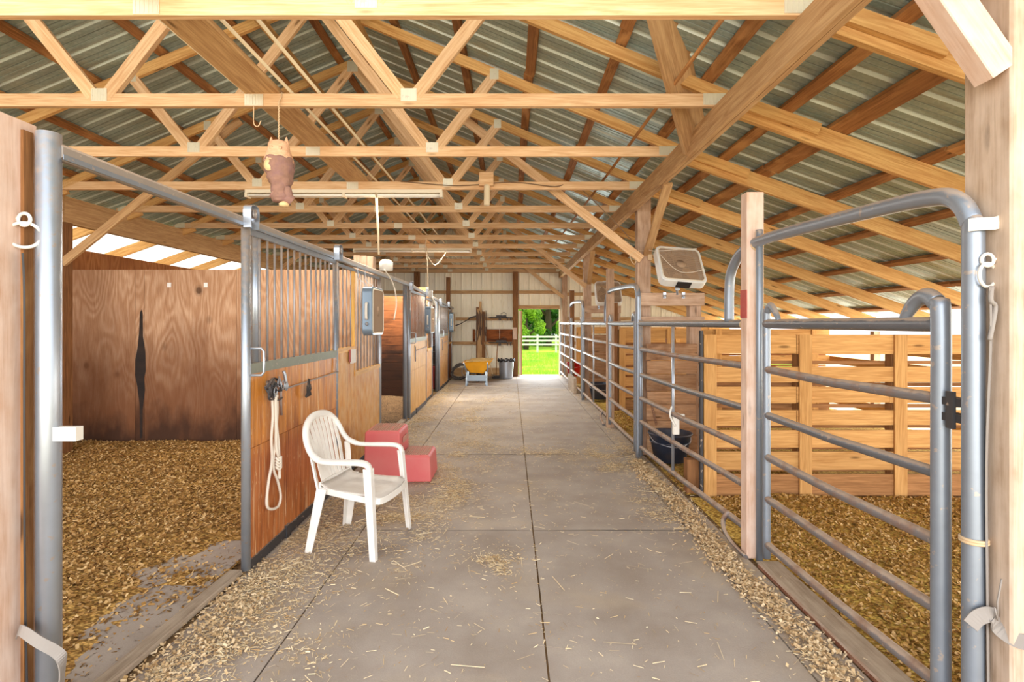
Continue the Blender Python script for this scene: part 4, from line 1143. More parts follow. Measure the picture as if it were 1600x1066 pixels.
for y, x, k in ((6.34, 1.95, 0), (11.14, 1.98, 1)):
    b = MB(); b.tube([(x, y, E+.33), (x, y, E+.40), (x, y-.02, E+.455 if k == 0 else E+.40)], .014, 8); b.box((x, y-.01, E+.40), (.05, .03, .03))
    tag(b.build('fan_bracket', 'galv'), f'small metal bracket holding up the {["near","far"][k]} tilted fan', 'bracket')
b = MB(); b.tube([(1.62, 6.36, E+.86), (1.66, 6.15, E+.82), (1.9, 6.1, E+.83), (2.1, 6.1, E+.84)], .003, 6, smooth_path=4)
b.tube([(1.70, 6.2, E+.80), (1.82, 6.05, E+.62), (1.95, 6.02, E+.56), (2.17, 6.03, E+.60)], .003, 6, smooth_path=4)
tag(b.build('fan_cord', 'rope'), 'pale cord draped across the near tilted fan', 'cord')  # the near fan's own power cord, kept as a separate object
b = MB(); b.tube([(1.50, 6.46, E+.86), (1.52, 6.44, E+.86), (1.69, 6.46, E+.86)], .004, 6); b.tube([(1.50, 6.44, E+.86), (1.42, 6.44, E+.80), (1.47, 6.44, E+.70), (1.51, 6.45, E+.78)], .005, 6, smooth_path=4)
b.box((1.66, 6.45, E+.79), (.05, .03, .08))
tag(b.build('cord_bundle', 'rope_tan'), 'cord and small hook tied round the near right roof post', 'cord')
# cords of the left fans and the round outlet boxes
for i, (y, x, zt) in enumerate(((6.15, -1.50, E+1.49), (10.6, -1.62, E+1.50))):
    b = MB(); b.tube([(x+.0, y, E+.78 if i == 0 else E+.62), (x-.01, y, E+1.1), (x-.03, y, zt)], .012 if i == 0 else .009, 8)
    r_ = tag(b.build('drop_cord', 'conduit'), f'vertical power conduit dropping to the {["near","farther"][i]} left outlet', 'cord')
    b = MB(); zz = E+.66 if i == 0 else E+.58
    if i == 0: b.lathe([(.02, -.06), (.075, -.055), (.08, .04), (.05, .07)], 18, (x+.06, y+.1, zz+.0))
    else: b.box((x+.03, y, zz), (.11, .09, .12))
    tag(b.build('outlet_box', 'white_plastic'), f'white {["round","square"][i]} outlet box above the {["front","middle"][i]} stall fan', 'outlet')
    b = MB(); b.tube([(x+.06, y+.02, zz-.05), (x+.10, y+.3, zz-.20), (x+.12, y+.38, zz-.42), (x+.10, y+.34, zz-.62)], .008, 7, smooth_path=5)
    tag(b.build('fan_cord', 'rope'), f'cord looping down behind the {["near","middle"][i]} blue fan', 'cord')
b = MB(); b.tube([(-1.5, 9.6, E+1.5), (-1.6, 10.2, E+1.35), (-1.5, 10.7, E+1.15), (-1.35, 10.96, E+1.38), (-1.3, 10.98, E+1.52)], .008, 6, smooth_path=5); tag(b.build('loose_cable', 'conduit'), 'loose pale cable drooping under the trusses above the middle stall', 'cable')
b = MB(); b.tube([(-1.25, 6.14, E+1.61), (-.6, 6.14, E+1.56), (0, 6.14, E+1.60), (.5, 6.14, E+1.55), (.72, 6.2, E+1.60), (1.1, 6.32, E+1.30), (1.42, 6.36, E+.98)], .006, 6, smooth_path=6); tag(b.build('loose_cable', 'wire'), 'thin dark wire strung along the truss and down the diagonal brace', 'cable')
b = MB(); b.bb(-1.98, -1.86, 5.86, 5.90, E+1.2, E+1.2) if False else None

# ---------------------------------------------------------------- fluorescent fixtures, junction block, owl
LAMP = 110
def fluoro(x0, x1, y, z, label):
    r = thing('fluorescent_light', label, 'ceiling light', ((x0+x1)/2, y, z), 'fluorescent strip lights')
    b = MB(); b.bb(x0, x1, y-.05, y+.05, z+.015, z+.05); b.build('housing', 'fixture', r)
    for s in (-.025, .025):
        b = MB(); b.tube([(x0+.02, y+s, z-.01), (x1-.02, y+s, z-.01)], .016, 10); b.build('tube', 'tube_white', r)
    d = bpy.data.lights.new('added_tube_fill', 'AREA'); d.shape = 'RECTANGLE'; d.size = x1-x0-.1; d.size_y = .08; d.energy = 32 if y < 8 else 165; d.color = (1.0, .93, .80); d.spread = math.radians(180)  # fill light added at the unlit tubes to brighten the barn
    lo = bpy.data.objects.new('added_tube_fill', d); C.objects.link(lo); lo.parent = r; lo.location = (0, 0, -.04)
    for x in (x0+.01, (x0+x1)/2, x1-.01):
        b = MB(); b.bb(x-.015, x+.015, y-.05, y+.05, z-.035, z+.015); b.build('socket', 'fixture', r)
    return r
fluoro(-3.02, -.78, 6.19, E+1.468, 'long white double tube light under the fourth truss, nearer of the two')
fluoro(-3.2, -.80, 11.02, E+1.47, 'farther white tube light under the trusses')
b = MB(); b.box((-.275, 6.115, E+1.625), (.16, .06, .15)); b.bb(-.355, -.195, 6.08, 6.145, E+1.56, E+1.575); jb = tag(b.build('junction_block', 'truss'), 'small wooden block with a hanging bulb socket on the fourth truss', 'light socket')
b = MB(); b.lathe([(.028, -.23), (.034, -.22), (.034, -.02), (.04, 0)], 12, (-.27, 6.115, E+1.56)); b.build('socket', 'conduit', jb)

def owl():
    cx, cy, cz = -1.605, 3.765, E+.845
    r = thing('carved_owl', 'carved wooden owl hanging on a rope from the second truss', 'owl carving', (cx, cy, cz))
    prof = [(.0, 0), (.055, .0), (.063, .03), (.060, .07), (.068, .11), (.078, .15), (.088, .19), (.097, .24), (.100, .275), (.094, .30)]
    prof = [(r_, z_) for (a, b_) in zip(prof[1:], prof[2:]) for r_, z_ in [(a[0]+(b_[0]-a[0])*q/3, a[1]+(b_[1]-a[1])*q/3) for q in range(3)]]+[prof[-1]]
    b = MB(); n = 28; b.lathe(prof, n, (cx, cy, cz), cap=True)
    for i, v in enumerate(b.v):
        q = .012*noise.noise(Vector(v)*34)+.005*math.sin((v[2]-cz)*95+noise.noise(Vector(v)*12)*5); d = Vector((v[0]-cx, v[1]-cy, 0)); d = d.normalized()*q if d.length > 1e-4 else d
        b.v[i] = (v[0]+d.x-(v[2]-cz-.15)*.06, v[1]+d.y, v[2])
    b.build('body', 'owl_bark', r)
    prof = [(.098, .270), (.098, .29), (.084, .33), (.072, .37), (.070, .395), (.060, .412), (.03, .425), (.002, .428)]
    b = MB(); b.lathe(prof, n, (cx-.009, cy, cz), cap=False); b.build('head', 'owl', r)
    for s in (-1, 1):
        b = MB(); b.lathe([(.019, 0), (.014, .025), (.008, .045), (.001, .058)], 10, (cx-.009+s*.053, cy, cz+.395)); b.build('ear', 'owl', r)
    b = MB(); b.lathe([(.001, 0), (.03, .0), (.032, .012), (.001, .016)], 18); b.v = [(cx-.042+v[0], cy-.080-v[2]*.8, cz+.235+v[1]*1.35) for v in b.v]; b.build('cut_face', 'owl_eye', r)
    b = MB(); b.lathe([(.001, 0), (.013, .0), (.010, .004), (.001, .006)], 12); b.v = [(cx-.03+v[0], cy-.074-v[2], cz+.355+v[1]) for v in b.v]
    b.build('eye', 'owl', r)
    b = MB(); b.lathe([(.001, 0), (.013, .0), (.010, .004), (.001, .006)], 12); b.v = [(cx+.03+v[0], cy-.07-v[2], cz+.355+v[1]) for v in b.v]; b.build('eye', 'owl', r)
    b = MB(); b.tube([(cx-.05, cy-.02, cz+.06), (cx+.0, cy, cz+.03), (cx+.06, cy-.01, cz+.02), (cx+.085, cy, cz+.005)], .035, 10, smooth_path=4); b.tube([(cx+.05, cy-.01, cz+.09), (cx+.065, cy-.02, cz+.05), (cx+.07, cy, cz+.01)], .03, 10, smooth_path=3)
    b.build('branch_base', 'owl_bark', r)
    b = MB(); b.lathe([(.005, -.04), (.03, -.035), (.035, -.02), (.01, 0)], 12, (cx+.035, cy-.02, cz-.0)); b.build('foot_chip', 'owl_eye', r)
    pts = []
    z0 = cz+.42; z1 = E+1.54
    for k in range(60):
        t = k/59; pts.append((cx-.009+.003*math.cos(t*90), cy+.003*math.sin(t*90), z0+(z1-z0)*t))
    pts += [(cx, 3.785, E+1.58), (cx, 3.79, E+1.615), (cx, 3.82, E+1.62)]
    b = MB(); b.tube(pts, .005, 6); b.build('hanging_rope', 'rope_tan', r)
owl()
# loose strings on the second truss
b = MB(); b.tube([(-1.80, 3.79, E+1.52), (-1.80, 3.79, E+1.40), (-1.77, 3.79, E+1.38), (-1.75, 3.79, E+1.42)], .004, 5, smooth_path=4); tag(b.build('twine', 'rope_tan'), 'bit of baling twine hanging from the second truss left of the owl', 'twine')

# ---------------------------------------------------------------- white stacking chair
def chair():
    r = thing('plastic_chair', 'white plastic stacking armchair with a slatted back, standing by the stall door', 'chair', (-1.09, 3.93, 0), rotz=math.radians(-12))
    # local: faces +X, right side is -Y (toward camera)
    def leg(x0, y0, x1, y1, zt, w0=.05, w1=.035, d=.03):
        b = MB()
        pts = [(x0, y0, zt), ((x0*.5+x1*.5), (y0*.5+y1*.5), zt*.5), (x1, y1, 0)]
        vs, fs = [], []
        for (x, y, z), w in zip(pts, (w0, (w0+w1)/2, w1)):
            s = 1 if y0 > 0 else -1; q = 1 if x1 > 0 else -1
            # L section opening inward
            prof = [(q*w*.5, s*w*.45), (-q*w*.5, s*w*.45), (-q*w*.5, s*(w*.45-.008)), (q*(w*.5-.008), s*(w*.45-.008)), (q*(w*.5-.008), -s*w*.45), (q*w*.5, -s*w*.45)]
            vs += [(x+a, y+c, z) for a, c in prof]
        for i in range(2):
            for k in range(6): fs.append((i*6+k, i*6+(k+1) % 6, i*6+6+(k+1) % 6, i*6+6+k))
        fs += [(0, 1, 2, 3), (0, 3, 4, 5), (12, 15, 14, 13), (12, 17, 16, 15)]
        b.add(vs, fs)
        return b
    for (a, c) in ((1, 1), (1, -1)):
        leg(.190, c*.258, .245, c*.290, .60, .056, .042).build('leg', 'chair', r, local=True)
    for c in (1, -1):
        leg(-.175, c*.20, -.25, c*.255, .43, .075, .05).build('leg', 'chair', r, local=True)
    # seat: dished shell with a rolled front
    nx, ny = 14, 14; vs, fs = [], []
    def sz(u, v):
        z = .425-.03*math.sin(u*math.pi*.5+.3)-.018*(1-abs(2*v-1)**2)
        if u > .86: z -= ((u-.86)/.14)**2*.022
        if u < .12: z += (.12-u)*.25
        return z
    for lay in (0, 1):
        for j in range(ny+1):
            for i in range(nx+1):
                u, v = i/nx, j/ny
                w = .205+.035*u
                x = -.205+.445*u+.02*(1-(2*v-1)**2)*(u**3); y = (2*v-1)*w
                vs.append((x, y, sz(u, v)-lay*.010+.02))
    n = (nx+1)*(ny+1)
    for j in range(ny):
        for i in range(nx):
            a = j*(nx+1)+i; fs.append((a, a+1, a+nx+2, a+nx+1)); fs.append((n+a, n+a+nx+1, n+a+nx+2, n+a+1))
    for i in range(nx):
        fs.append((i, n+i, n+i+1, i+1)); a = ny*(nx+1)+i; fs.append((a, a+1, n+a+1, n+a))
    for j in range(ny):
        a = j*(nx+1); fs.append((a, a+nx+1, n+a+nx+1, n+a)); a += nx; fs.append((a, n+a, n+a+nx+1, a+nx+1))
    b = MB(); b.add(vs, fs, smooth=True); b.build('seat', 'chair_seat', r, local=True)
    # skirt under the seat edge
    b = MB(); b.ribbon([(-.20, -.20, .415), (.10, -.232, .385), (.235, -.235, .375), (.262, -.16, .365), (.268, 0, .36), (.262, .16, .365), (.235, .235, .375), (.10, .232, .385), (-.20, .20, .415)], .042, .008, wdir=(0, 0, 1), smooth_path=3)
    b.build('seat_skirt', 'chair', r, local=True)
    # back: one bent rim that sweeps from the near arm over the back into the far arm
    half = [(.208, .262, .575), (.192, .270, .622), (.14, .278, .640), (.03, .282, .638), (-.08, .280, .634), (-.17, .268, .640), (-.235, .250, .672), (-.275, .236, .725), (-.300, .222, .785), (-.320, .186, .845), (-.334, .112, .893), (-.340, 0, .910)]
    path = [Vector((x, -y, z)) for x, y, z in half]+[Vector((x, y, z)) for x, y, z in half[::-1][1:]]
    cut = 5
    hoop = path[cut:len(path)-cut]
    b = MB(); b.tube(hoop, .026, 12, smooth_path=4, flat=(.72, 1.0)); b.build('back_frame', 'chair', r, local=True)
    for s in (-1, 1):
        arm = [Vector((x, s*y, z)) for x, y, z in half[:cut+2]]
        b = MB(); b.tube(arm, [.022, .027, .029, .029, .028, .026, .025], 12, smooth_path=5, flat=(.62, 1.1)); b.build('arm', 'chair', r, local=True)
        b = MB(); b.ribbon([(-.205, s*.213, .40), (-.222, s*.224, .50), (-.232, s*.236, .58), (-.245, s*.244, .66)], .045, .012, wdir=(.35, s*1.0, 0), smooth_path=4); b.build('back_upright', 'chair', r, local=True)
    n = 8
    for k in range(n):
        f = (k+.5)/n*2-1
        yt = f*.205
        # where the rim is at this y
        top = None
        q = catmull(hoop, 6)
        best = min((p for p in q if p.z > .74), key=lambda p: abs(p.y-yt)); top = Vector((best.x, yt, best.z-.012))
        y0 = f*.165; bow = .028*(1-f*f)
        pts = [Vector((-.205-bow*.5, y0, .435)), Vector((-.228-bow, y0*1.05, .55)), Vector((-.255-bow, y0*1.12+yt*.0, .67)), (Vector((-.290-bow*.6, (y0*1.12+yt)/2, (.67+top.z)/2))), top]
        b = MB(); b.ribbon(pts, .035, .007, wdir=(0, 1, 0), smooth_path=5); b.build('back_slat', 'chair', r, local=True)
    b = MB(); b.ribbon([(-.20, -.21, .445), (-.215, -.1, .44), (-.22, 0, .44), (-.215, .1, .44), (-.20, .21, .445)], .05, .009, wdir=(0, 0, 1), smooth_path=3); b.build('back_base', 'chair', r, local=True)
    return r
chair()

# ---------------------------------------------------------------- red mounting block
def block():
    r = thing('mounting_block', 'faded red plastic two step mounting block against the stall front', 'mounting block', (-1.12, 5.6, 0))
    def hull(x0, x1, y0, y1, z0, z1, tap=.015, ch=.022):
        vs = []
        for z, k in ((z0, 0), (z1-ch, tap), (z1, tap+ch)):
            vs += [(x0+k*.6, y0+k, z), (x1-k, y0+k, z), (x1-k, y1-k, z), (x0+k*.6, y1-k, z)]
        fs = [(3, 2, 1, 0), (8, 9, 10, 11)]
        for i in range(2):
            for k in range(4): fs.append((i*4+k, i*4+(k+1) % 4, i*4+4+(k+1) % 4, i*4+4+k))
        return vs, fs
    b = MB(); b.add(*hull(-1.46, -1.09, 5.36, 5.84, 0, .505)); b.build('upper_step', 'red', r, bevel=.012)
    b = MB(); b.add(*hull(-1.115, -.79, 5.36, 5.84, 0, .262)); b.build('lower_step', 'red', r, bevel=.012)
    for (xa, xb, z) in ((-1.42, -1.13, .505), (-1.09, -.83, .262)):
        b = MB()
        n = 12
        for k in range(n):
            x = xa+(xb-xa)*(k+.15)/n; b.bb(x, x+(xb-xa)/n*.7, 5.41, 5.79, z-.002, z+.005)
        b.build('tread', 'red_top', r)
    b = MB(); b.bb(-1.098, -1.088, 5.50, 5.70, .36, .42); b.build('hand_hole', 'red_top', r, bevel=.004)
    return r
block()

# ---------------------------------------------------------------- buckets
def bucket(cx, cy, z0, r0, r1, h, mat, label, handle=True, name='feed_bucket', band=True):
    r = thing(name, label, 'bucket', (cx, cy, z0))
    b = MB(); b.lathe([(.001, 0), (r0, 0), (r1, h), (r1+.014, h), (r1+.014, h+.014), (r1-.006, h+.014), (r1-.012, h-.01), (r0-.01, .015), (.001, .015)], 28, (cx, cy, z0), cap=False); b.build('shell', mat, r)
    if band:
        b = MB(); b.tube([(cx+(r0+(r1-r0)*.72+.006)*math.cos(a), cy+(r0+(r1-r0)*.72+.006)*math.sin(a), z0+h*.72) for a in [2*math.pi*k/28 for k in range(28)]], .006, 6, closed=True); b.build('band', mat, r)
    if handle:
        b = MB(); b.tube([(cx-r1, cy, z0+h-.02), (cx-r1*.8, cy-r1*.5, z0+h-.08), (cx, cy-r1*1.02, z0+h-.11), (cx+r1*.8, cy-r1*.5, z0+h-.08), (cx+r1, cy, z0+h-.02)], .005, 6, smooth_path=5); b.build('handle', 'galv', r)
    return r
bucket(1.79, 6.08, .04, .17, .23, .30, 'tub_blue', 'big dark blue feed tub hanging on the near plank panel')
bucket(1.80, 10.88, .06, .17, .23, .30, 'tub_blue', 'dark blue feed tub hanging on the far plank panel')
bucket(1.63, 14.0, .22, .15, .18, .33, 'red_bucket', 'bright red bucket behind the farthest tube panel')
b = MB()
for k in range(9):
    x, y, z = 1.63+.02*k/3, 6.26, .64-.028*k
    b.tube([(x+.010*math.cos(a), y+(.010*math.sin(a) if k % 2 else 0), z+.018*math.sin(a+(.3 if k % 2 else 0))) for a in [2*math.pi*q/8 for q in range(8)]], .004, 5, closed=True)
tag(b.build('bucket_chain', 'iron_red'), 'rusty chain above the near blue feed tub', 'chain')
b = MB(); b.box((1.575, 5.16, .62), (.06, .05, .20), ch=.01); b.box((1.60, 5.14, .70), (.10, .03, .03)); b.tube([(1.55, 5.2, .78), (1.52, 5.16, .70), (1.56, 5.12, .60)], .01, 6, smooth_path=3)
tag(b.build('gate_latch', 'white_plastic'), 'whitish latch and rope end on the brace of the long tube panel', 'latch')

# ---------------------------------------------------------------- things at the end wall
def wheelbarrow():
    cx, cy = -.86, 14.0
    r = thing('wheelbarrow', 'yellow wheelbarrow heaped with hay, grey legs toward the camera', 'wheelbarrow', (cx, cy, 0))
    # tray: wider at the rim
    def ring(x0, x1, y0, y1, z, z2=None): return [(cx+x0, cy+y0, z), (cx+x1, cy+y0, z2 or z), (cx+x1, cy+y1, z2 or z), (cx+x0, cy+y1, z)]
    b = MB(); v = ring(-.18, .17, -.16, .34, .31, .29)+ring(-.36, .38, -.34, .62, .58, .62)+ring(-.38, .40, -.36, .64, .585, .625)+ring(-.35, .37, -.33, .61, .59, .63)+ring(-.17, .16, -.15, .33, .325, .305)
    fs = [(3, 2, 1, 0), (16, 17, 18, 19)]
    for i in range(4):
        for k in range(4): fs.append((i*4+k, i*4+(k+1) % 4, i*4+4+(k+1) % 4, i*4+4+k))
    b.add(v, fs); b.build('tray', 'barrow', r, bevel=.02)
    for s in (-1, 1):
        b = MB(); b.tube([(cx+s*.29, cy-.75, .60), (cx+s*.27, cy-.3, .36), (cx+s*.12, cy+.7, .2)], .018, 8); b.build('handle', 'barrow_grey', r)
        b = MB(); b.ribbon([(cx+s*.25, cy-.30, .34), (cx+s*.25, cy-.40, .16), (cx+s*.26, cy-.43, .0)], .04, .03, wdir=(1, 0, 0)); b.build('leg', 'barrow_grey', r)
        b = MB(); b.ribbon([(cx+s*.22, cy-.2, .34), (cx+s*.22, cy-.28, .16), (cx+s*.23, cy-.40, .02)], .03, .03, wdir=(1, 0, 0)); b.build('leg_brace', 'barrow_grey', r)
    b = MB(); b.bb(cx-.24, cx+.24, cy-.41, cy-.39, .12, .27); b.build('leg_plate', 'barrow_grey', r, bevel=.004)
    b = MB(); pts = [(cx+.0, cy+.62+.17*math.cos(a), .20+.17*math.sin(a)) for a in [2*math.pi*k/24 for k in range(24)]]; b.tube(pts, .04, 10, closed=True); b.build('wheel', 'black', r)
    b = MB(); vs = []; n = 14
    for j in range(n+1):
        for i in range(n+1):
            u, w_ = i/n*2-1, j/n*2-1
            h = .595+.02*u+.07*(1-u*u)*(1-w_*w_)+.03*noise.noise(Vector((u*5, w_*5, 1)))
            vs.append((cx+.01+u*.345, cy+.14+w_*.46, h))
    b.add(vs, [(j*(n+1)+i, j*(n+1)+i+1, (j+1)*(n+1)+i+1, (j+1)*(n+1)+i) for j in range(n) for i in range(n)])
    h_ = tag(b.build('hay_heap', 'hay', None), 'hay piled in the yellow wheelbarrow', 'hay', kind='stuff')
wheelbarrow()
def can():
    cx, cy = -.13, 15.45
    r = thing('trash_can', 'galvanised metal bin with a black bag liner by the far doorway', 'bin', (cx, cy, 0))
    b = MB(); prof = [(.185, 0), (.19, .02)]
    for k in range(12): prof += [(.19+.02*k/12, .03+.04*k), (.194+.02*k/12, .05+.04*k)]
    prof += [(.215, .53), (.222, .545), (.20, .545), (.18, .02)]
    b.lathe(prof, 30, (cx, cy, 0)); b.build('drum', 'galv', r)
    b = MB(); pts = [(cx+(.222+.012*math.sin(k*2.7))*math.cos(a), cy+(.222+.012*math.sin(k*2.7))*math.sin(a), .52+.03*math.sin(k*1.9)) for k, a in enumerate([2*math.pi*k/30 for k in range(30)])]
    b.tube(pts, .028, 8, closed=True); b.lathe([(.001, .50), (.2, .52)], 20, (cx, cy, 0), cap=False); b.build('bag_liner', 'black', r)
can()
b = MB(); b.tube([(-.42, 15.5, .02), (-.40, 15.75, .7), (-.37, 16.05, 1.12)], .014, 8)
r_ = tag(b.build('shovel', 'branch'), 'long handled tool standing just left of the metal bin', 'shovel')
b = MB(); b.box((-.42, 15.48, .04), (.22, .03, .08)); b.build('blade', 'black_metal', r_)
b = MB(); b.tube([(-.50, 15.35, .05), (-.62, 15.6, .5), (-.78, 15.95, 1.0)], .013, 8)
r_ = tag(b.build('manure_fork', 'rope_tan'), 'pale handled fork leaning behind the wheelbarrow', 'fork')
b = MB()
for k in range(5): b.tube([(-.56+.03*k, 15.33, .12), (-.56+.03*k, 15.28, .02)], .004, 5)
b.tube([(-.57, 15.33, .12), (-.43, 15.33, .12)], .006, 5); b.build('tines', 'black_metal', r_)
hz = thing('hose_coil', 'dark hose heaped in a coil left of the wheelbarrow', 'hose', (-1.42, 14.8, 0))
b = MB(); pts = []
for k in range(110):
    a = k*.42; rr = .26+.03*math.sin(k*.9)
    pts.append((-1.38+rr*math.cos(a), 14.95+.12*math.sin(a)+.002*k, .24+rr*.85*math.sin(a+.2)*.85+.02*math.sin(k)))
b.tube(pts, .016, 7); b.build('coil', 'black_metal', hz)
b = MB(); pts = [(-1.20+.13*math.cos(a), 14.7, .26+.13*math.sin(a)) for a in [2*math.pi*k/20 for k in range(16)]]; b.tube(pts, .014, 7); b.build('hose_end', 'strap', hz)
# gear on the end wall
b = MB(); b.bb(-1.02, -.88, 15.93, 16.1, 0, 2.05, axis=2); b.bb(-.87, -.76, 15.95, 16.1, 0, 1.92, axis=2); gr = tag(b.build('rack_post', 'post_dark'), 'brown boards standing on end against the middle of the end wall', 'boards')
b = MB(); b.bb(-.98, -.85, 15.90, 15.93, .1, 2.0, axis=2); b.bb(-.93, -.86, 15.88, 15.92, 2.0, 2.22, axis=2); b.build('front_board', 'beam', gr)
b = MB()
for k in range(10):
    x = -1.0+.03*k; y = 15.87-.01*(k % 3)
    b.ribbon([(x, y, 1.95-.05*(k % 3)), (x+.02*math.sin(k*3), y-.03, 1.6-.1*(k % 2)), (x+.03*math.sin(k), y, 1.2+.08*(k % 4)), (x, y+.01, .95+.13*(k % 5))], .018, .004, wdir=(1, .2, 0), smooth_path=4)
tag(b.build('hanging_tack', 'leather'), 'brown leather straps hanging on the end wall boards', 'tack')
b = MB(); b.bb(-1.13, -.79-.27, 16.07, 16.09, 1.03, 1.40, axis=0); b.bb(-.73, .05, 16.07, 16.09, 1.03, 1.40, axis=0); tag(b.build('brown_panel', 'dark_plank'), 'wide brown board on the end wall between the girts', 'board')
for i, z in enumerate((1.74, 1.00)):
    b = MB(); b.bb(-.66, .04, 15.98, 16.06, z-.01, z+.012); b.tube([(-.62, 15.96, z), (-.1, 15.94, z+.02)], .014, 7)
    for x in (-.34, -.30, -.1, .0): b.box((x, 15.96, z-.04), (.03, .03, .09))
    b.box((-.28, 15.97, z+.05), (.3, .04, .05)); b.tube([(-.3, 15.95, z+.1), (-.2, 15.95, z+.16), (-.12, 15.95, z+.11)], .008, 6)
    tag(b.build('tool_rack', 'black_metal'), ['upper rail of hooks and tools on the end wall', 'lower rail of hooks and tools on the end wall'][i], 'tool rack')
b = MB(); b.tube([(-2.0, 15.9, 1.38), (-1.5, 15.95, 1.55), (-1.2, 15.98, 1.72)], .014, 8); b.tube([(-1.25, 15.98, 1.72), (-.95, 15.98, 1.80), (-.9, 15.98, 1.72)], .02, 8, smooth_path=3)
tag(b.build('hanging_pole', 'black_metal'), 'thin dark pole hung aslant on the end wall left of the boards', 'pole')
b = MB(); b.tube([(-.33, 16.0, 1.7), (-.33, 16.0, 1.1)], .006, 5); tag(b.build('white_cord', 'rope'), 'thin white cord hanging between the two tool rails', 'cord')
b = MB(); b.bb(.07, .18, 15.955, 15.98, 1.1, 1.45); tag(b.build('hung_board', 'post_pink'), 'small pale board nailed to the post left of the doorway', 'board')
# sliding door folded at the left of the doorway
b = MB(); b.bb(.24, .30, Y1-.05, Y1+.10, 0.02, 1.95, axis=2); b.build('door_edge', 'siding') if False else None
d1 = struct(b.build('door_1', 'siding')); b = MB(); b.bb(.30, .345, Y1+.0, Y1+.06, 0.02, 1.95, axis=2); b.build('door_edge', 'beam', d1)
b = MB(); b.bb(.22, 1.46, 16.15, 16.6, -.05, .0); struct(b.build('trim_20', 'mat'))

# aisle edge timbers
b = MB(); b.bb(1.597, 1.613, 1.6, 3.5, 0.0, .022, axis=1); tag(b.build('edge_timber', 'iron_red'), 'thin dark rusty strip on the ground beside the nearest gate board', 'strip')
b = MB(); b.bb(1.617, 1.765, 1.5, 3.56, .0, .013, axis=1, ch=.003); tag(b.build('curb_board', 'board'), 'wide dusty board on the ground just inside the nearest gate', 'board')
b = MB(); b.bb(-2.75, -1.80, 1.5, 3.9, .0, .012); tag(b.build('rubber_mat', 'mat'), 'dusty rubber mat just inside the open front stall doorway', 'floor mat')
b = MB(); b.beam((-1.78, 1.85, .02), (-1.72, 3.38, .02), .085, .035, ch=.006); tag(b.build('threshold_board', 'board'), 'worn grey threshold board across the open front stall doorway', 'board')
b = MB(); b.beam((-1.73, 7.15, .015), (-1.73, 8.75, .015), .085, .03); tag(b.build('threshold_board', 'board'), 'threshold board of the second stall doorway', 'board')

# outer fence rails low under the right eave
r = thing('eave_fence', 'low plank fence standing under the right eave', 'fence', (5.85, 8, 0))
for z in (.15, .5, .85, 1.1):
    b = MB(); b.bb(5.80, 5.83, 1.3, 16.1, z, z+.13, axis=1); b.build('rail', 'slat', r)
for k in range(7):
    b = MB(); b.bb(5.84, 5.94, 1.4+2.43*k, 1.5+2.43*k, 0, 1.5 if False else 1.45, axis=2); b.build('post', 'post', r)

# ---------------------------------------------------------------- outside the far door
r = thing('pasture_fence', 'white three rail fence crossing the pasture beyond the doorway', 'fence', (3, 38, -.5))
for z in (.62, .35, .08):
    b = MB(); b.bb(-14, 22, 38, 38.06, z-.49, z-.49+.15, axis=0) if False else b.bb(-14, 22, 38, 38.06, z-.06, z+.06, axis=0); b.build('rail', 'white_paint', r)
for k in range(28):
    b = MB(); x = -13.9+1.31*k; b.bb(x, x+.14, 38.07, 38.19, -.55, .78, axis=2); b.build('post', 'white_paint', r)

rng = np.random.default_rng(5)
def cloud(centers, n, size, mat, name, parent, flat=.6):
    """leaf clusters as small quads round several lobes"""
    cs = np.array([c[:3] for c in centers]); rs = np.array([c[3] for c in centers])
    idx = rng.choice(len(cs), n, p=rs**2/np.sum(rs**2))
    d = rng.normal(size=(n, 3)); d /= np.linalg.norm(d, axis=1)[:, None]
    rad = rs[idx]*(0.72+0.33*rng.random(n)); p = cs[idx]+d*rad[:, None]*np.array([1, 1, .85])
    nrm = d+rng.normal(size=(n, 3))*.6; nrm /= np.linalg.norm(nrm, axis=1)[:, None]
    t = np.cross(nrm, rng.normal(size=(n, 3))); t /= np.linalg.norm(t, axis=1)[:, None]; bt = np.cross(nrm, t)
    s = size*(.6+.8*rng.random(n))[:, None]
    V = np.stack([p-t*s, p-bt*s*flat, p+t*s, p+bt*s*flat], 1).reshape(-1, 3)
    me = bpy.data.meshes.new(name); me.vertices.add(4*n); me.vertices.foreach_set('co', V.ravel().astype(np.float32))
    me.loops.add(4*n); me.loops.foreach_set('vertex_index', np.arange(4*n, dtype=np.int32))
    me.polygons.add(n); me.polygons.foreach_set('loop_start', np.arange(0, 4*n, 4, dtype=np.int32)); me.polygons.foreach_set('loop_total', np.full(n, 4, dtype=np.int32))
    at = me.attributes.new('gc', 'FLOAT_VECTOR', 'POINT'); at.data.foreach_set('vector', V.ravel().astype(np.float32))
    me.materials.append(M[mat]); me.update(); me.validate()
    o = bpy.data.objects.new(name, me); C.objects.link(o); o.parent = parent
    if parent is not None: o.matrix_parent_inverse = Matrix.Translation(-Vector(parent.location))
    return o
